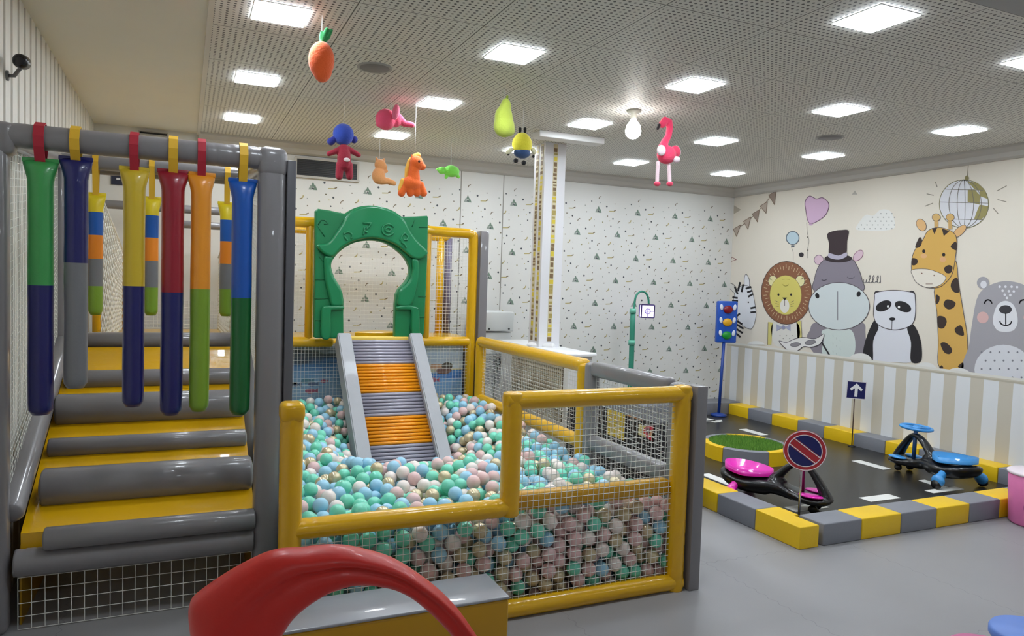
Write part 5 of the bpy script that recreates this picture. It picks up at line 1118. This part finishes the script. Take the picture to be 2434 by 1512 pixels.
mb = T.E(MB(), 990, 388, 17, 18); T.E(mb, 1003, 396, 10, 9); T.T(mb, [(984, 400), (984, 425)], [12, 15]); T.E(mb, 978, 436, 24, 17)
for x, x2 in ((962, 954), (975, 975), (990, 991), (1000, 1007)): T.T(mb, [(x, 438), (x2, 460)], [8, 9])
T.T(mb, [(980, 374), (979, 368)], [4, 2]); T.B('body', mb, (245, 108, 34)); mb = T.T(MB(), [(996, 368), (988, 370), (976, 382), (970, 400), (968, 420)], [7, 6, 6, 6, 5], .02); T.T(mb, [(958, 430), (950, 450)], [7, 5]); T.B('mane', mb, (250, 190, 76), .005, 1)
T.B('eye', T.E(MB(), 991, 386, 3, 3.5, 2, -.052), (70, 30, 20), .003, 0); T.done()
T = Toy('plush_turtle', 'small bright green plush animal hanging from the ceiling', 5.7, 1072, 394)
mb = T.E(MB(), 1073, 407, 20, 14, 15); T.E(mb, 1050, 405, 10, 9); T.T(mb, [(1062, 416), (1060, 422)], [5, 4]); T.T(mb, [(1086, 416), (1090, 421)], [5, 4]); T.T(mb, [(1042, 402), (1039, 403)], [4, 3]); T.B('body', mb, (134, 232, 92)); T.done()
T = Toy('plush_pear', 'lime yellow plush pear hanging from the ceiling', 4.0, 1200, 230)
mb = T.E(MB(), 1198, 300, 27, 27, 22); T.E(mb, 1197, 278, 23, 28, 20); T.E(mb, 1202, 252, 14, 20, 13); T.E(mb, 1208, 312, 18, 13, 14); T.B('fruit', mb, (196, 214, 84), .007, 30); T.B('stem', T.T(MB(), [(1204, 238), (1206, 229)], [4, 3]), (150, 170, 60), .004, 0); T.done()
T = Toy('plush_bee', 'yellow egg shaped plush toy with dark blue bottom hanging from the ceiling', 4.45, 1243, 316)
mb = T.E(MB(), 1241, 343, 25, 25, 22); T.E(mb, 1241, 334, 20, 19, 18); T.B('body', mb, (240, 230, 62)); T.B('lower_band', T.E(MB(), 1241, 363, 21, 14, 18), (54, 84, 134))
for x in (1236, 1248): T.B('antenna', T.T(MB(), [(x, 316), (x, 306)], [3, 4]), (24, 26, 28), .003, 0)
for x, x2 in ((1216, 1207), (1266, 1270)): T.B('arm', T.T(MB(), [(x, 356), (x2, 362)], [6, 6]), (236, 232, 200), .004, 1)
for x, y in ((1226, 382), (1245, 387)): T.B('foot', T.E(MB(), x, y, 6, 6), (22, 22, 26), .004, 1)
for x, y in ((1208, 366), (1268, 372)): T.B('hand', T.E(MB(), x, y, 3.5, 4), (22, 22, 26), .003, 0)
T.done()
T = Toy('plush_unicorn', 'small teal plush unicorn with pink mane hanging before the column', 5.6, 1290, 388)
mb = T.E(MB(), 1284, 400, 9, 10); T.E(mb, 1279, 404, 6, 5); T.T(mb, [(1287, 405), (1290, 420)], [7, 9]); T.E(mb, 1296, 424, 16, 11)
for x in (1284, 1291, 1302, 1308): T.T(mb, [(x, 428), (x, 440)], [4.5, 4.5])
T.B('body', mb, (96, 190, 168)); T.B('mane', T.T(MB(), [(1289, 388), (1297, 394), (1299, 406)], [4, 5, 4]), (206, 84, 120), .004, 0); T.B('tail', T.T(MB(), [(1311, 420), (1317, 426), (1322, 434)], [4, 4, 3]), (212, 96, 70), .004, 0); T.B('horn', T.T(MB(), [(1284, 392), (1284, 385)], [3, 1.5]), (240, 232, 214), .003, 0); T.done()
T = Toy('plush_flamingo', 'pink plush flamingo with long white legs hanging from the ceiling', 3.98, 1585, 277)
mb = T.T(MB(), [(1574, 296), (1581, 286), (1590, 290), (1592, 305), (1589, 322), (1580, 338), (1576, 350)], [9, 10, 9, 8, 8, 9, 12]); T.E(mb, 1584, 368, 24, 22, 20); T.E(mb, 1576, 352, 13, 12); T.E(mb, 1606, 360, 13, 15, 8, 0, -.5); T.B('body', mb, (240, 62, 104))
T.B('wing_tip', T.E(MB(), 1562, 360, 12, 13, 7, -.045), (232, 214, 222), .005, 2); T.B('wing_tip', T.E(MB(), 1612, 358, 8, 14, 8, .01, -.5), (236, 196, 210), .005, 2); T.B('tail_tip', T.E(MB(), 1600, 381, 10, 8, 7, -.035), (232, 214, 222), .005, 2)
T.B('beak', T.T(MB(), [(1567, 297), (1563, 306)], [4, 3.5]), (36, 24, 28), .003, 0)
for x, x2 in ((1564, 1562), (1589, 1592)): T.T(MB(), [], 1) if False else None; T.B('leg', T.T(MB(), [(x, 386), (x2, 432)], [4.5, 4.5]), (236, 210, 218), .004, 0); T.B('foot', T.E(MB(), x2, 437, 9, 6, 7), (238, 76, 108), .004, 1)
T.done()

# ------------------------------------------------------------------ pieces of parts go one level deeper
def ctr(o): v = [Vector(c) for c in o.bound_box]; return sum(v, Vector())/8
RULES = {'rear_wheel': 'wheel_guard', 'front_wheel': 'caster', 'steering_wheel': 'steering_column', 'lamp_lens': 'housing', 'white_marking': 'housing', 'pole_base': 'pole', 'post_cap': 'post', 'raised_letter': 'dome_band', 'printed_swirl': 'tub',
         'printed_fish': 'banner_sheet', 'printed_shells': 'banner_sheet', 'lantern_glass': 'lantern_frame', 'lantern_ornament': 'lantern_frame', 'screw': 'upper_case', 'vent_louvres': 'lower_case', 'grille_back': 'case', 'patterned_strip': 'shaft',
         'slash_line': 'sign_disc', 'blue_half': 'sign_disc', 'inner_ring': 'sign_disc', 'outer_ring': 'sign_disc', 'arrow': 'sign_plate', 'plate_border': 'sign_plate', 'lane_dash': 'mat_surface', 'grass': 'turf_base', 'eye': 'body', 'lens': 'camera_body', 'strap': 'top_seam', 'post_base': 'post', 'picture_shape': 'cream_panel'}
def kindname(o): return o.name.split('.')[0]
for t in [o for o in bpy.data.objects if o.type == 'EMPTY' and o.parent is None]:
    ch = list(t.children)
    for c in ch:
        want = RULES.get(kindname(c))
        if not want: continue
        ps = [p for p in ch if kindname(p) == want]
        if not ps: continue
        p = min(ps, key=lambda k: (ctr(k)-ctr(c)).length); c.parent = p; c.matrix_parent_inverse = Matrix.Identity(4)
